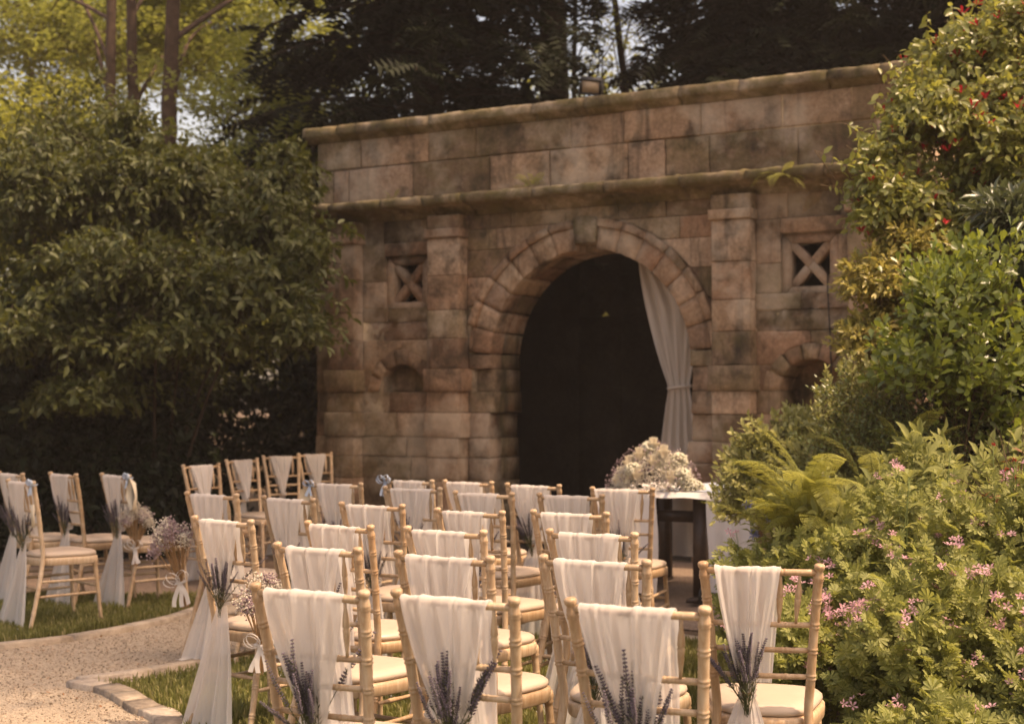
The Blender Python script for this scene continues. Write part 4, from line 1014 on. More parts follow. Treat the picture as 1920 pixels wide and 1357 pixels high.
def rand_dirs(n, rr, zmin=-.5):
    d = unit(rr.normal(0, 1, (n * 3, 3))); d = d[d[:, 2] > zmin][:n]; return d
def lumpy(d, amp, rr):
    f = np.zeros(len(d))
    for q in range(6):
        k = rr.normal(0, 3.2, 3); f += np.sin(d @ k + rr.random() * 6.28) / 6
    return 1 + amp * f * 2
def bush(name, label, cat, base, center, radii, ntwig, tlen, nleaf, tmpl, lsize, leaf, seed, group=None, stem='twig', droop=.15, up=.35, leaf_up=.7, shell=(.5, 1.05), lump=.3,
         zmin=-.5, flowers=None, nmain=10, out=1.0, opp=True, tr=.0022, lean=(0, 0, 0), angle=.8, mainr=.014, cull=None, lobes=None, face=(0, 0, 0)):
    rr = np.random.default_rng(seed); base = np.array(base, float); center = np.array(center, float); radii = np.array(radii, float)
    t = thing(name, label, cat, base, 0, group)
    d = rand_dirs(ntwig, rr, zmin); ntwig = len(d)
    k = shell[0] + (shell[1] - shell[0]) * rr.random(ntwig) ** .6
    if lobes:                       # several boughs: (photo x, photo y, half width px, half height px, depth, depth half)
        lc = np.array([px(a, b_, Y) for a, b_, rx, rz, Y, ry in lobes]); lr = np.array([(rx * Y / 2667, ry, rz * Y / 2667) for a, b_, rx, rz, Y, ry in lobes])
        wgt = np.array([rx * rz * ry for a, b_, rx, rz, Y, ry in lobes]) ** .7; li = rr.choice(len(lobes), ntwig, p=wgt / wgt.sum())
        tip = lc[li] + lr[li] * d * (lumpy(d, lump, rr) * k)[:, None]
    else: tip = center + radii * d * (lumpy(d, lump, rr) * k)[:, None]
    td = unit(d * out + Z * up + np.array(lean) + rr.normal(0, .35, (ntwig, 3))); L = tlen * rr.uniform(.6, 1.25, ntwig)
    m = 6; tt = np.linspace(0, 1, m)
    st = tip - td * L[:, None]; st[:, 2] = np.maximum(st[:, 2], .02)
    Q = st[:, None] + td[:, None] * (L[:, None] * tt[None])[..., None]; Q[..., 2] -= droop * L[:, None] * tt[None] ** 2
    Q[..., 2] = np.maximum(Q[..., 2], .015)
    if cull is not None:
        kp = cull(tip); Q, L, td = Q[kp], L[kp], td[kp]; ntwig = len(L)
    rel = Q - base
    multitube("twigs", rel, tr, tr * .4, M[stem], t)
    # main branches from the base
    if nmain:
        idx = rr.choice(ntwig, min(nmain, ntwig), replace=False); C = []
        for i in idx:
            e = rel[i, 0]; mid = e * .5 + np.array([*(e[:2] * -.12), abs(e[2]) * .12]) + rr.normal(0, .04, 3)
            C.append(catmull([(rr.normal(0, .03), rr.normal(0, .03), 0), mid, e], 8))
        multitube("branches", np.array(C), mainr, tr * 1.2, M[stem], t, 6, None)
    tl = np.linspace(.12, 1.0, nleaf)
    if opp: tl = np.repeat(np.linspace(.12, 1.0, nleaf // 2), 2)
    seg = np.minimum((tl * (m - 1)).astype(int), m - 2); fr = tl * (m - 1) - seg
    P = rel[:, seg] * (1 - fr)[None, :, None] + rel[:, seg + 1] * fr[None, :, None]
    T = unit(rel[:, seg + 1] - rel[:, seg])
    ph = rr.random((ntwig, 1)) * 6.28 + np.arange(len(tl))[None] * (2.4 if not opp else 0) + (np.arange(len(tl))[None] % 2 * math.pi + (np.arange(len(tl))[None] // 2) * 1.57 if opp else 0)
    A = unit(np.cross(T, np.array([.2, .3, 1.0]))); B = np.cross(T, A)
    rad = np.cos(ph)[..., None] * A + np.sin(ph)[..., None] * B
    tip_f = (tl ** 4)[None, :, None]
    D = unit(T * (.45 + .6 * tip_f) + rad * angle * (1 - .45 * tip_f) + rr.normal(0, .18, P.shape)); D[..., 2] -= .10
    N = unit(Z * leaf_up + np.array(face) + rr.normal(0, .38, P.shape) + T * .2 - .2 * rad)
    n = P.shape[0] * P.shape[1]
    S = lsize * rr.uniform(.45, 1.3, n)
    scatter("foliage", tmpl, P.reshape(-1, 3), D.reshape(-1, 3), N.reshape(-1, 3), S, M[leaf], t)
    if flowers:
        for nm, mt, nf, tf, fs, hang_ in flowers:
            i = rr.choice(ntwig, nf, replace=nf > ntwig) if hang_ else np.repeat(rr.choice(ntwig, nf // 4 + 1), 4)[:nf]; q = rr.integers(3, m, nf)
            Pf = rel[i, q] + rr.normal(0, .02, (nf, 3)) + np.array([0, 0, .0 if not hang_ else -.03])
            if not hang_:
                lift = np.repeat(rr.uniform(.02, .12, nf // 4 + 1), 4)[:nf]; Pf = rel[i, m - 1] + np.stack([rr.normal(0, .018, nf), rr.normal(0, .018, nf), lift + rr.normal(0, .01, nf)], 1)
                multitube("flower_stalks", np.stack([rel[i, m - 2], rel[i, m - 2] * .5 + Pf * .5 + rr.normal(0, .006, (nf, 3)), Pf], 1), .0012, .0008, M[stem], t)
            if hang_: Df = np.tile(np.array([0, 0, -1.]), (nf, 1)) + rr.normal(0, .25, (nf, 3)); Nf = rr.normal(0, 1, (nf, 3))
            else: Df = unit(Z + rr.normal(0, .5, (nf, 3)) + np.array([-.2, -.4, 0])); Nf = rr.normal(0, 1, (nf, 3))
            scatter(nm, tf, Pf, Df, Nf, fs * rr.uniform(.7, 1.2, nf), M[mt], t)
    return t
def limb_tree(name, label, base, pts, r0, clusters, cr, nleaf, lsize, leaf, seed, group=None, bark='bark', tmpl=None, flat=.6, nlimb=28, sub=None):
    """trunk along pts, limbs to leaf clusters"""
    rr = np.random.default_rng(seed); t = thing(name, label, "tree", base, 0, group); base = np.array(base, float)
    P = catmull(np.array(pts, float), 24); mb = MB()
    k = np.linspace(0, 1, 24); rad = r0 * (1 - .55 * k) * (1 + .5 * np.exp(-k * 14))
    P2 = P + rr.normal(0, r0 * .06, P.shape); mb.tube(P2, rad, 12); mb.obj("trunk", M[bark], t, smooth=True)
    C = np.array(clusters, float) - base; n = len(C)
    Q = []
    for c in C[:nlimb]:
        h = np.clip(c[2] - rr.uniform(.6, 2.2), P[3, 2], P[-1, 2]); i = np.argmin(np.abs(P[:, 2] - h)); a = P[i]
        mid = a * .5 + c * .5 + np.array([0, 0, .12 * np.linalg.norm(c[:2] - a[:2])]) + rr.normal(0, .12, 3); Q.append(catmull([a, mid, c], 10))
    multitube("limbs", np.array(Q), r0 * .28, .008, M[bark], t, 6, None)
    i = rr.integers(0, n, nleaf)
    off = rr.normal(0, 1, (nleaf, 3)) * np.array([1, 1, flat]) * np.broadcast_to(np.asarray(cr, float), (n,))[i][:, None] * .5
    # leaves gather on flat sprays within a cluster
    nsub = 9; sc = rr.normal(0, 1, (n, nsub, 3)) * np.array([1, 1, flat]) * np.broadcast_to(np.asarray(cr, float), (n,))[:, None, None] * .55
    j = rr.integers(0, nsub, nleaf)
    Pl = C[i] + sc[i, j] + rr.normal(0, 1, (nleaf, 3)) * np.array([.22, .22, .07]) * np.broadcast_to(np.asarray(cr, float), (n,))[i][:, None]
    D = unit(rr.normal(0, 1, (nleaf, 3)) * np.array([1, 1, .4]) - Z * .25); N = unit(Z + rr.normal(0, .45, (nleaf, 3)))
    crown = scatter("crown", tmpl or T_simple(.55), Pl, D, N, lsize * rr.uniform(.6, 1.25, nleaf), M[leaf], t)
    # fine twigs to the sprays
    ii = np.repeat(np.arange(n), nsub); e = (C[:, None] + sc).reshape(-1, 3); s0 = C[ii]
    multitube("twigs", np.stack([s0, s0 * .45 + e * .55 + Z * .04, e], 1), .009, .003, M[bark], t)
    return t
def conifer(name, label, base, h, r0, spread, z0, seed, group, nb=90, per=34, leaf='conifer', size=.42, skip=None, droop=.35):
    rr = np.random.default_rng(seed); t = thing(name, label, "tree", base, 0, group); mb = MB()
    k = np.linspace(0, 1, 16); mb.tube(np.stack([.06 * np.sin(k * 5 + seed), .05 * np.cos(k * 4), k * h], 1), r0 * (1 - .85 * k) + .01, 10); mb.obj("trunk", M['dark_bark'], t, smooth=True)
    zb = z0 + (h - z0) * rr.random(nb) ** 1.0; a = rr.random(nb) * 6.283
    if skip is not None: kp = skip(zb, a); zb, a = zb[kp], a[kp]; nb = len(zb)
    L = spread * (1 - .75 * (zb - z0) / (h - z0)) * rr.uniform(.7, 1.15, nb)
    d = np.stack([np.cos(a), np.sin(a), np.zeros(nb)], 1); m = 7; tt = np.linspace(0, 1, m)
    Q = d[:, None] * (L[:, None] * tt)[..., None]; Q[..., 2] += zb[:, None] + .18 * L[:, None] * tt - droop * L[:, None] * tt ** 2
    multitube("limbs", Q, .022, .005, M['dark_bark'], t, 5, None)
    n = nb * per; b_ = np.repeat(np.arange(nb), per); u = rr.uniform(.12, 1, n) ** .8; s_ = np.minimum((u * (m - 1)).astype(int), m - 2); f = (u * (m - 1) - s_)[:, None]
    P = Q[b_, s_] * (1 - f) + Q[b_, s_ + 1] * f
    side = np.stack([-d[b_, 1], d[b_, 0], np.zeros(n)], 1) * rr.choice([-1, 1], n)[:, None]
    D = unit(d[b_] * .5 + side * .75 + rr.normal(0, .25, (n, 3)) - Z * .28); N = unit(Z + rr.normal(0, .3, (n, 3)))
    scatter("crown", T_feather(6, .62, .2, .95), P + rr.normal(0, .05, (n, 3)), D, N, size * rr.uniform(.55, 1.25, n), M[leaf], t)
    return t
# ------------------------------------------------------------------ trees behind the loggia
G = "dark conifers behind the loggia"
conifer("conifer_tree", "dark drooping conifer left behind the loggia, beside pale trees", (-1.1, 17.6, 0), 14, .26, 2.9, 2.6, 201, G, 270, 42)
conifer("conifer_tree", "dark conifer with thick bare trunk behind the loggia centre", (.52, 18.2, 0), 15, .27, 3.0, 5.2, 202, G, 190, 42, skip=lambda zb, a: ~((np.cos(a) > .05) & (zb < 9.5)))
conifer("conifer_tree", "dark conifer behind the loggia right of the sky gap", (2.75, 18.0, 0), 13.5, .24, 1.45, 3.0, 203, G, 230, 42)
conifer("conifer_tree", "dark conifer behind the right third of the loggia", (3.75, 17.2, 0), 11.5, .24, 2.5, 2.6, 204, G, 270, 42)
conifer("conifer_tree", "dark conifer behind the right end of the loggia", (5.5, 16.6, 0), 11, .24, 2.6, 2.2, 205, G, 270, 42)
conifer("conifer_tree", "dark conifer behind the red-flowered shrub at top right", (7.3, 16.0, 0), 10, .24, 2.6, 1.6, 206, G, 240, 42)
limb_tree("thin_tree", "thin bare-stemmed tree in the sky gap over the loggia", (.83, 18.8, 0), [(0, 0, 0), (.02, 0, 3), (.0, 0, 6), (.1, 0, 9)], .05, [px(x, y, 19.2) for x, y in ((1120, 60), (1150, 120), (1110, 20), (1165, 160), (1140, 10), (1125, 150), (1170, 40))], .5, 500, .06, 'leaf_tree', 207, None, 'dark_bark')
limb_tree("leaning_tree", "dark branching tree at the right of the sky gap", (1.75, 19.4, 0), [(0, 0, 0), (-.05, 0, 3), (-.15, 0, 5.2), (-.35, 0, 7)], .09, [px(x, y, 19.8) for x, y in ((1185, 30), (1150, 70), (1200, 150), (1178, 120), (1195, 60), (1130, 100))], .5, 600, .06, 'leaf_tree', 208, None, 'dark_bark')

# ------------------------------------------------------------------ pale trees at upper left
G = "sunlit trees beyond the shrub"
def cl(x0, x1, y0, y1, Y, n, seed, dy=.9):
    rr = np.random.default_rng(seed)
    return [px(rr.uniform(x0, x1), rr.uniform(y0, y1), Y + rr.normal(0, dy)) for _ in range(n)]
limb_tree("broadleaf_tree", "tall slim tree with the leftmost of three bare trunks", px(222, 960, 18.5) * np.array([1, 1, 0]), [(0, 0, 0), (-.05, 0, 3), (-.13, 0, 5), (-.10, 0, 9)], .115, cl(-60, 330, -160, 110, 22.8, 26, 1), .95, 20000, .10, 'leaf_tree2', 211, G, nlimb=7)
limb_tree("broadleaf_tree", "slim tree with the middle of three bare trunks", px(258, 960, 19.5) * np.array([1, 1, 0]), [(0, 0, 0), (-.03, 0, 3), (-.10, 0, 6), (-.2, 0, 9)], .12, cl(150, 470, -160, 120, 24.5, 26, 2), .95, 20000, .10, 'leaf_tree2', 212, G, nlimb=7)
limb_tree("broadleaf_tree", "tall tree with the thickest, rightmost of three bare trunks", px(296, 960, 19) * np.array([1, 1, 0]), [(0, 0, 0), (.05, 0, 3), (.13, 0, 5.5), (.25, 0, 9)], .165, cl(260, 600, -140, 150, 23, 30, 3), .95, 21000, .10, 'leaf_tree2', 213, G, nlimb=9)
limb_tree("broadleaf_tree", "small leaning tree at far upper left", px(130, 960, 25) * np.array([1, 1, 0]), [(0, 0, 0), (-.1, 0, 3), (-.35, 0, 5), (-.8, 0, 7.5)], .09, cl(-100, 200, -60, 330, 25, 30, 4), .9, 12000, .10, 'leaf_tree2', 214, G)
limb_tree("broadleaf_tree", "low spreading tree with hanging boughs left of the loggia", px(560, 960, 20) * np.array([1, 1, 0]), [(0, 0, 0), (-.1, 0, 1.5), (-.3, 0, 3), (-.7, 0, 5)], .10, cl(350, 640, 130, 430, 20.5, 40, 5), .9, 20000, .095, 'leaf_tree2', 215, G)
limb_tree("broadleaf_tree", "low leafy tree behind the shrub at far left", px(60, 960, 18) * np.array([1, 1, 0]), [(0, 0, 0), (-.05, 0, 1.5), (.1, 0, 3), (.3, 0, 5)], .10, cl(-120, 180, 190, 480, 18, 34, 6), .9, 20000, .095, 'leaf_tree', 216, G)
for k, (x, Yd, lab, lf) in enumerate(((-40, 33, "hazy pale tree far behind the leftmost trunk", 'leaf_tree2'), (330, 36, "hazy pale tree far behind the three trunks", 'leaf_tree'), (620, 34, "hazy pale tree far behind the dark conifer edge", 'leaf_tree2'), (1130, 38, "distant pale tree seen through the sky gap", 'leaf_tree'))):
    b_ = px(x, 960, Yd) * np.array([1, 1, 0])
    limb_tree("distant_tree", lab, b_, [(0, 0, 0), (0, 0, 3), (.2, 0, 6)], .2, cl(x - 190, x + 190, 330 if k < 3 else 150, 700, Yd, 46, 30 + k, 1.5), 1.4, 16000, .18, lf, 220 + k, G)
conifer("golden_conifer", "bushy yellow-green conifer against the left end of the loggia", (*(px(588, 960, 17.3)[:2]), 0), 4.6, .08, .55, .6, 231, None, 150, 24, 'conifer_lit', .26)

# tall trees standing right of the view, whose high crowns shade the far left seats
def crown_pts(c, r, n, seed):
    q = np.random.default_rng(seed); return [np.array(c) + unit(q.normal(0, 1, 3)) * np.array(r) * q.random() ** .4 for _ in range(n)]
limb_tree("tall_tree", "tall tree right of the view shading the left chairs", (6.4, 5.0, 0), [(0, 0, 0), (-.1, 0, 6), (-.6, .2, 12), (-1.2, .2, 17)], .3, crown_pts((4.9, 5.2, 16.2), (1.7, 1.7, 1.6), 48, 9), .9, 12000, .12, 'leaf_tree', 240, None)
limb_tree("tall_tree", "tall tree right of the view shading the side chairs", (7.2, 8.8, 0), [(0, 0, 0), (-.1, 0, 6), (-.6, .1, 12), (-1.2, .1, 17)], .3, crown_pts((5.6, 8.8, 16.2), (2.0, 2.0, 1.6), 56, 10), .9, 13000, .12, 'leaf_tree', 241, None)

# ------------------------------------------------------------------ big shrub at left
bush("laurel_shrub", "large spreading broadleaf shrub left of the loggia", "shrub", (-3.3, 13.3, 0), (-3.75, 12.8, 2.35), (1.8, 1.3, 1.5), 3300, .40, 12, T_ovate(.46, .05, .18), .092, 'leaf_shrub', 301, stem='dark_bark', droop=.35, up=.05, leaf_up=.6, shell=(.3, 1.18), lump=.55, zmin=-.6, nmain=5, tr=.0035, opp=False, mainr=.03, lobes=[(110, 350, 190, 110, 12.9, .8), (320, 330, 150, 90, 13.2, .8), (470, 410, 120, 80, 12.9, .7), (210, 500, 200, 90, 12.4, .9), (430, 530, 150, 75, 12.3, .8), (555, 600, 75, 42, 12.2, .5), (330, 625, 130, 55, 12.0, .7), (70, 620, 150, 80, 12.2, .8), (520, 310, 70, 70, 13.3, .5), (235, 235, 70, 60, 13.4, .5), (100, 250, 90, 60, 13.4, .5), (150, 720, 110, 40, 12.0, .5), (560, 470, 60, 40, 12.6, .5)])
bush("laurel_shrub", "upright shrub growing up behind the large left shrub", "shrub", (-4.3, 14.2, 0), (-4.4, 14.1, 2.6), (1.8, .8, 1.8), 1100, .42, 12, T_ovate(.46, .05, .18), .085, 'leaf_shrub', 302, stem='dark_bark', droop=.2, up=.3, leaf_up=.6, shell=(.5, 1.06), lump=.35, zmin=-.6, nmain=10, tr=.0035, opp=False, mainr=.03)
HL = T_ovate(.5, .05, .15)  # leaf of the hedges added to block light and fill dark gaps
bush("shade_filler_hedge", "added near-black undergrowth standing for deep shade behind the side chairs", "hedge", (-4.0, 13.0, 0), (-4.1, 12.95, .85), (1.5, .45, 1.25), 2400, .34, 12, HL, .11, 'leaf_dark', 303, stem='dark_bark', droop=.2, up=.3, leaf_up=.4, shell=(.1, 1.05), lump=.2, zmin=-.7, nmain=20, tr=.004, opp=False)
bush("shade_filler_hedge", "added near-black undergrowth standing for shade at the left picture edge", "hedge", (-5.6, 12.6, 0), (-5.3, 12.9, 1.1), (1.7, .7, 1.5), 1800, .34, 12, HL, .11, 'leaf_dark', 304, stem='dark_bark', droop=.2, up=.3, leaf_up=.4, shell=(.1, 1.05), lump=.25, zmin=-.7, nmain=14, tr=.004, opp=False)
bush("shade_filler_hedge", "added dark hedge blocking light farther back behind the left shrub", "hedge", (-5, 16.2, 0), (-5.2, 16.2, 1.2), (3.6, .5, 1.5), 2600, .36, 12, HL, .13, 'leaf_dark', 305, stem='dark_bark', droop=.2, up=.3, leaf_up=.4, shell=(.1, 1.05), lump=.2, zmin=-.7, nmain=14, tr=.004, opp=False)

# ------------------------------------------------------------------ planting at right
bush("fuchsia_shrub", "tall fuchsia shrub with red hanging flowers at upper right", "shrub", (3.05, 9.0, 0), (3.2, 9.0, 2.8), (.85, .7, 1.35), 2300, .40, 16, T_ovate(.52, .05, .12), .060, 'leaf_fuchsia', 401, droop=.5, up=.2, leaf_up=.5, shell=(.5, 1.1), lump=.35, zmin=-.6, nmain=16, tr=.002, face=(-.15, -.45, 0), lobes=[(1840, 90, 110, 90, 8.9, .5), (1770, 200, 95, 60, 8.7, .5), (1870, 300, 100, 100, 8.6, .5), (1690, 335, 75, 45, 8.5, .4), (1770, 420, 90, 75, 8.6, .5), (1890, 190, 80, 100, 8.7, .5), (1910, 15, 80, 60, 8.9, .5), (1730, 150, 60, 25, 8.6, .3), (1650, 300, 50, 22, 8.4, .25), (1655, 245, 45, 18, 8.5, .25), (1640, 355, 45, 20, 8.4, .25), (1700, 190, 45, 18, 8.5, .25), (1940, 400, 80, 120, 8.5, .5)],
     flowers=[("flowers", 'red_flower', 420, T_flower(4, .5, -1.0), .040, True)])
bush("variegated_shrub", "yellow variegated shrub below the fuchsia", "shrub", (2.2, 8.5, 0), (2.3, 8.3, 1.8), (.36, .4, .7), 900, .2, 14, T_ovate(.4, .05, .1), .05, 'leaf_gold', 402, droop=.1, up=.35, leaf_up=.5, shell=(.4, 1.06), lump=.35, nmain=12, face=(-.1, -.4, 0), lobes=[(1640, 520, 70, 65, 8.3, .35), (1615, 630, 55, 60, 8.2, .3), (1710, 455, 60, 45, 8.3, .3), (1690, 600, 80, 90, 8.4, .35), (1650, 720, 80, 60, 8.2, .3)])
bush("glossy_green_shrub", "bright green shrub with rounded glossy leaves at right", "shrub", (2.25, 7.45, 0), (2.02, 6.3, 1.62), (.44, .42, .62), 620, .32, 14, T_obovate(.55), .062, 'leaf_green', 403, droop=.0, up=.75, leaf_up=.4, shell=(.3, 1.12), lump=.45, zmin=-.75, nmain=12, face=(-.1, -.35, 0), lobes=[(1760, 560, 105, 95, 7.4, .35), (1830, 500, 75, 75, 7.5, .3), (1700, 660, 75, 60, 7.3, .3), (1810, 680, 90, 80, 7.4, .35), (1890, 640, 70, 120, 7.5, .3), (1880, 790, 60, 60, 7.4, .3)])
bush("grey_leaf_shrub", "shrub with long grey-green leaves at the right picture edge", "shrub", (2.85, 7.9, 0), (2.72, 6.9, 1.85), (.45, .5, .75), 420, .26, 14, T_ovate(.26, .04, .15), .12, 'leaf_grey', 404, droop=.2, up=.3, leaf_up=.6, shell=(.4, 1.08), lump=.3, nmain=10, opp=False, lobes=[(1900, 430, 65, 100, 7.9, .4), (1920, 600, 60, 110, 7.9, .4), (1925, 780, 60, 80, 7.9, .4)])
bush("arching_cotoneaster", "cotoneaster with long arching sprays of small leaves reaching left", "shrub", (2.25, 7.6, 0), (2.02, 7.5, 1.15), (.42, .4, .36), 210, .52, 46, T_ovate(.5, .04, .05), .024, 'leaf_coto', 405, face=(0, -.2, 0), droop=-.12, up=.12, leaf_up=.8, shell=(.5, 1.15), lump=.2, zmin=-.1, nmain=14, lean=(-.95, -.1, .1), angle=1.0, tr=.003)
bush("pale_hebe", "low pale green small-leaved shrub beside the altar table", "shrub", (1.66, 8.5, 0), (1.62, 8.4, .86), (.42, .35, .52), 1300, .14, 14, T_ovate(.5, .04, .06), .042, 'leaf_hebe', 406, droop=.0, up=.7, leaf_up=.5, face=(-.15, -.35, 0), shell=(.5, 1.06), lump=.32, zmin=-.3, nmain=14)
bush("pale_hebe", "pale green clipped shrub under the arching sprays", "shrub", (2.05, 7.95, 0), (2.0, 7.9, .95), (.45, .35, .55), 1300, .14, 14, T_ovate(.5, .04, .06), .042, 'leaf_hebe', 407, droop=.0, up=.7, leaf_up=.5, face=(-.15, -.35, 0), shell=(.5, 1.06), lump=.3, zmin=-.3, nmain=14)
bush("shade_filler_hedge", "added dark leaf mass standing for shade behind the right flower bed", "hedge", (3.0, 8.0, 0), (3.05, 7.7, .95), (.95, .5, 1.25), 1800, .28, 12, HL, .085, 'leaf_dark', 408, stem='dark_bark', droop=.15, up=.3, leaf_up=.4, shell=(.1, 1.05), zmin=-.7, nmain=20, opp=False)  # hedge added so the space under the shrubs reads as shade
# bare stems and dead leaves under the glossy shrub
bush("twiggy_shrub", "twiggy shrub with a few dead brown leaves at far right", "shrub", (2.2, 6.1, 0), (2.15, 6.1, 1.0), (.28, .25, .38), 46, .30, 2, T_ovate(.35, .04, .1), .05, 'dead', 409, stem='twig', droop=.1, up=.6, zmin=-.2, nmain=12, tr=.003, mainr=.008)

# ferns: each frond a part
def frond_mesh(seed, L, arch):
    rr = np.random.default_rng(seed); m = 14; tt = np.linspace(0, 1, m)
    P = np.stack([L * (tt * .8 + .1 * tt ** 2), np.zeros(m), L * (.34 * np.sin(tt * arch))], 1)
    n = 34; t = np.linspace(.10, .995, n); C = np.stack([np.interp(t, tt, P[:, k]) for k in range(3)], 1); T = unit(np.stack([np.interp(t, tt, np.gradient(P[:, k])) for k in range(3)], 1))
    Vs = []; TV, TF = T_feather(9, .24, .16, .62); F = []; off = 0
    for i in range(n):
        l = L * .19 * (math.sin(math.pi * (t[i] * .86 + .10)) ** .9)
        for s_ in (-1, 1):
            B = np.array([0, s_ * 1.0, 0]); D = unit(B * .86 + T[i] * .5 + np.array([0, 0, -.12]) + rr.normal(0, .05, 3)); N = unit(np.cross(T[i], B) * s_)
            if N[2] < 0: N = -N
            N = unit(N - N.dot(D) * D); Bn = np.cross(N, D)
            Vs.append(C[i] + l * (TV[:, :1] * D + TV[:, 1:2] * Bn + TV[:, 2:] * N)); F.append(TF[0] + off); off += len(TV)
    mb = MB(); mb.tube(P, np.linspace(.0035, .001, m), 5, 0); mb.add(np.concatenate(Vs), np.concatenate(F), 1)
    return mb.mesh("frond", [M['green_stem'], M['fern']])
FRONDS = [frond_mesh(s_, 1.0, a) for s_, a in ((1, 1.9), (2, 2.2), (3, 2.5))]
def fern(label, base, n, L, a0, a1, seed, zlift=0.0):
    rr = np.random.default_rng(seed); t = thing("fern", label, "fern", base, 0, "ferns in the flower bed")
    for k in range(n):
        s_ = L * rr.uniform(.7, 1.15)
        obj("frond", FRONDS[k % 3], t, (rr.normal(0, .03), rr.normal(0, .03), zlift * rr.uniform(.35, 1)), (rr.normal(0, .15), rr.normal(-.10, .30), R(rr.uniform(a0, a1))), (s_, s_, s_ * rr.uniform(.8, 1.3)))
    return t
fern("fern with fronds reaching left over the altar table corner", (1.36, 6.55, .0), 60, .44, 80, 290, 501, 1.0)
fern("lush upright fern in the middle of the flower bed", (1.78, 6.95, .0), 40, .34, 0, 360, 502, 1.05)
fern("bright upright fern below the arching sprays", (2.0, 7.2, 0), 26, .36, 0, 360, 503, 1.25)

bush("leafy_perennial", "pale leafy perennial growing through the ferns", "flowers", (1.6, 6.5, 0), (1.58, 6.5, .72), (.36, .3, .42), 420, .24, 10, T_ovate(.36, .05, .25), .075, 'leaf_sage', 541, None, 'green_stem', droop=.1, up=.7, leaf_up=.6, face=(0, -.35, 0), shell=(.3, 1.1), lump=.5, zmin=-.3, nmain=30, mainr=.004, tr=.0018)
bush("leafy_perennial", "pale leafy perennial at the right behind the cranesbill", "flowers", (2.05, 6.5, 0), (2.05, 6.5, .85), (.34, .3, .42), 420, .26, 10, T_ovate(.36, .05, .25), .08, 'leaf_sage', 542, None, 'green_stem', droop=.1, up=.7, leaf_up=.6, face=(0, -.35, 0), shell=(.3, 1.1), lump=.5, zmin=-.3, nmain=30, mainr=.004, tr=.0018)
# cranesbill geraniums
GF = lambda nf: [("flowers", 'pink', nf, T_flower(5, .45, .35), .019, False)]
for k, (x, y, h, r_, n, lab) in enumerate(((1.22, 5.7, .66, .34, 700, "pink cranesbill clump right behind the rightmost front chair"), (1.62, 5.35, .74, .38, 850, "pink cranesbill clump in the middle of the flower bed"), (1.95, 4.9, .68, .38, 800, "pink cranesbill clump at the lower right picture corner"),
                                            (1.42, 4.75, .40, .30, 520, "low cranesbill foliage right of the front chair seat"), (1.66, 6.1, .84, .40, 900, "tall cranesbill clump below the ferns"), (2.12, 5.75, 1.0, .40, 900, "cranesbill clump at the right picture edge"), (1.28, 6.4, .72, .32, 620, "cranesbill foliage before the altar table leg"))):
    bush("cranesbill", lab, "flowers", (x, y, 0), (x, y, h * .62), (r_, r_, h * .48), int(n * 1.35), .20, 8, T_palmate(7, .32), .036, 'leaf_geranium', 510 + k, "cranesbill clumps", 'green_stem', droop=.05, up=.75, leaf_up=.65, face=(.1, -.45, 0), shell=(.45, 1.08), lump=.4, zmin=-.35, flowers=GF(380 if k not in (3, 6) else 50), nmain=40, mainr=.003, tr=.0012, opp=False)
bush("dark_groundcover", "dark leafy groundcover at the foot of the flower bed", "groundcover", (1.75, 4.6, 0), (1.75, 4.6, .12), (.5, .6, .22), 330, .14, 6, T_palmate(5, .36), .055, 'leaf_green', 530, None, 'green_stem', up=.6, leaf_up=.9, shell=(.3, 1.05), zmin=-.1, nmain=20, mainr=.003, tr=.0012, opp=False)
# tall sage-like stems with paired leaves
def leafy_stems(name, label, base, specs, leaf, lsize, seed, fl=None):
    rr = np.random.default_rng(seed); t = thing(name, label, "flowers", base); b_ = np.array(base)
    for (dx, dy, h, lx) in specs:
        s_ = thing("stem", None, None); s_.parent = t
        P = catmull([(dx, dy, 0), (dx + lx * .35, dy, h * .55), (dx + lx, dy - .02, h)], 12); mb = MB(); mb.tube(P, np.linspace(.0045, .002, 12), 6); mb.obj("stalk", M['green_stem'], s_, smooth=True)
        PP = []; DD = []; SS = []
        for q in np.linspace(.3, 1.0, 10):
            c = np.array([np.interp(q, np.linspace(0, 1, 12), P[:, k]) for k in range(3)]); a0 = q * 11
            for e in range(4 if q > .93 else 2):
                a = a0 + e * math.pi / (2 if q > .93 else 1); PP.append(c); DD.append((math.cos(a), math.sin(a), .35 if q < .93 else .9)); SS.append(lsize * rr.uniform(.7, 1.15) * (1.1 - .4 * q))
        scatter("leaves", T_ovate(.38, .05, .3), np.array(PP), np.array(DD, float), np.tile(Z, (len(PP), 1)) + rr.normal(0, .2, (len(PP), 3)), np.array(SS), M[leaf], s_, None)
        if fl:
            e = P[-1]; k = 26; d = unit(rr.normal(0, 1, (k, 3)) + Z * .9)
            scatter("flower_head", T_simple(.35, .1), np.tile(e, (k, 1)), d, rr.normal(0, 1, (k, 3)), fl[1] * rr.uniform(.6, 1.1, k), M[fl[0]], s_, None)
    return t
rr = np.random.default_rng(61)
leafy_stems("tall_sage", "tall pale leafy stems rising from the right flower bed", (1.75, 5.65, 0), [(rr.uniform(-.28, .34), rr.uniform(-.1, .25), rr.uniform(.92, 1.22), rr.uniform(-.08, .08)) for _ in range(8)], 'leaf_sage', .085, 62)
leafy_stems("blue_cornflower", "blue flowers on leafy stems at the tip of the ferns", (1.28, 6.75, 0), [(.05, 0, .86, -.12), (0, .05, .93, -.16), (.12, 0, 1.0, -.06), (-.02, -.05, .80, -.13), (.2, .1, 1.06, .02), (.16, 0, .9, .08)], 'leaf_geranium', .09, 63, ('bluefl', .035))
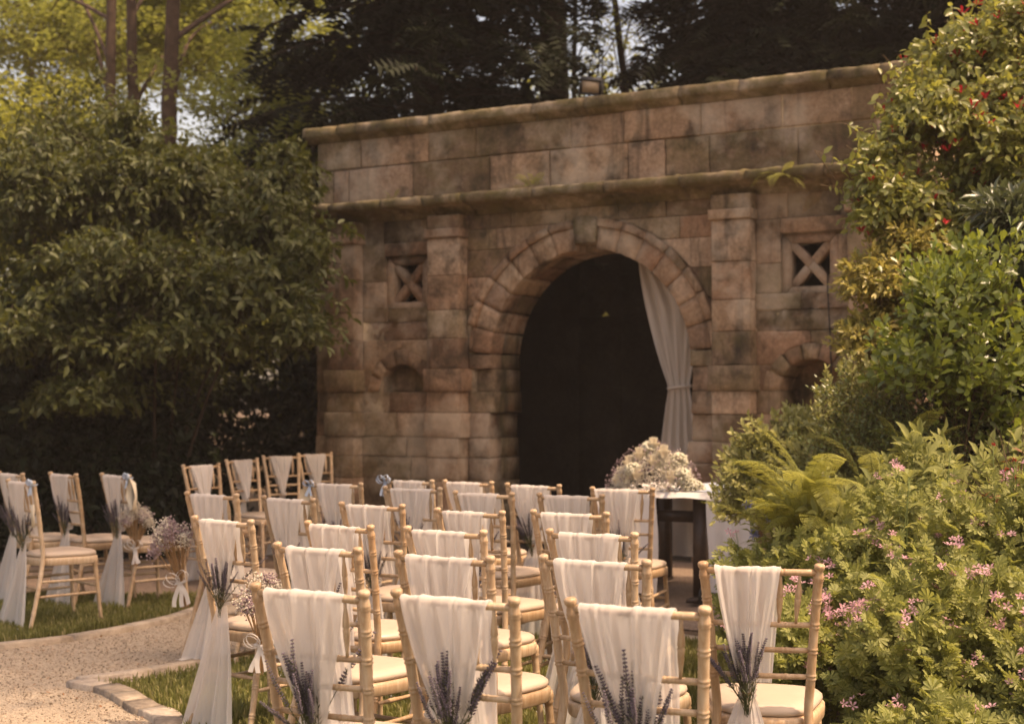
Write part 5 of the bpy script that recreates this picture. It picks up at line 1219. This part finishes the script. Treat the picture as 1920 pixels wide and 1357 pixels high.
leafy_stems("red_avens", "thin stems with small red seed heads at far right", (2.1, 5.7, 0), [(rr.uniform(-.25, .3), rr.uniform(-.1, .2), rr.uniform(1.05, 1.32), rr.uniform(-.1, .1)) for _ in range(9)], 'leaf_sage', .02, 64, ('red_flower', .014))
# plants rooted on the cornice
def tuft(label, u, w, v, n, L, seed, down):
    rr = np.random.default_rng(seed); t = thing("cornice_fern", label, "fern", lw(u, v, w), -TH, "plants rooted on the cornice")
    for k in range(n): s_ = L * rr.uniform(.6, 1.2); obj("frond", FRONDS[k % 3], t, (rr.normal(0, .03), 0, 0), (rr.normal(0, .2), rr.normal(.5 if down else -.1, .3), R(rr.uniform(180, 360))), (s_, s_, s_))
    return t
tuft("small fern growing on the cornice left of the arch crown", -.55, .08, 3.41, 12, .2, 71, False)
tuft("dark fern hanging from the cornice above the right pilaster", 1.95, .24, 3.30, 14, .24, 72, True)
tuft("tiny fern on the cornice near the left end", -2.1, .1, 3.40, 6, .12, 73, False)

# ------------------------------------------------------------------ loose stones and leaves on the path
rr = np.random.default_rng(900)
P = np.stack([rr.uniform(-3.4, -1.2, 14000), rr.uniform(5.2, 9.6, 14000), np.full(14000, .005)], 1)
P = P[~in_poly(P[:, :2], LAWN_R) & ~in_poly(P[:, :2], LAWN_L)]; n = len(P)
mb = MB(); blob_flowers(mb, P, .0055, 0, rr)
tag(mb.obj("loose_gravel", mat_leaf("gravel_chip", (.22, .16, .11), (.48, .38, .29), .0, .9, .1, None, (.12, .08, .05))), "loose gravel chips scattered over the path", "gravel", kind='stuff')
i = rr.integers(0, n, 260)
scatter("fallen_leaves", T_ovate(.5), P[i] + np.array([0, 0, .008]), rr.normal(0, 1, (260, 3)) * np.array([1, 1, .15]), np.tile(Z, (260, 1)), rr.uniform(.012, .03, 260), M['dead'])
tag(bpy.data.objects["fallen_leaves"], "small brown fallen leaves on the gravel path", "leaves", kind='stuff')

# ------------------------------------------------------------------ haze volume added to fade the blacks
mb = MB(); mb.box((-155, -85, -1), (155, 205, 20.5))
hz = bpy.data.materials.new("haze"); hz.use_nodes = True; hn = hz.node_tree.nodes; hn.remove(hn["Principled BSDF"])
pv = hn.new("ShaderNodeVolumePrincipled"); pv.inputs["Color"].default_value = (1.0, .88, .80, 1); pv.inputs["Density"].default_value = .0011; pv.inputs["Anisotropy"].default_value = 0.0
hz.node_tree.links.new(pv.outputs[0], hn["Material Output"].inputs["Volume"])
tag(mb.obj("haze", hz), "thin warm haze added to lift dark tones in the garden", "haze", kind='stuff')
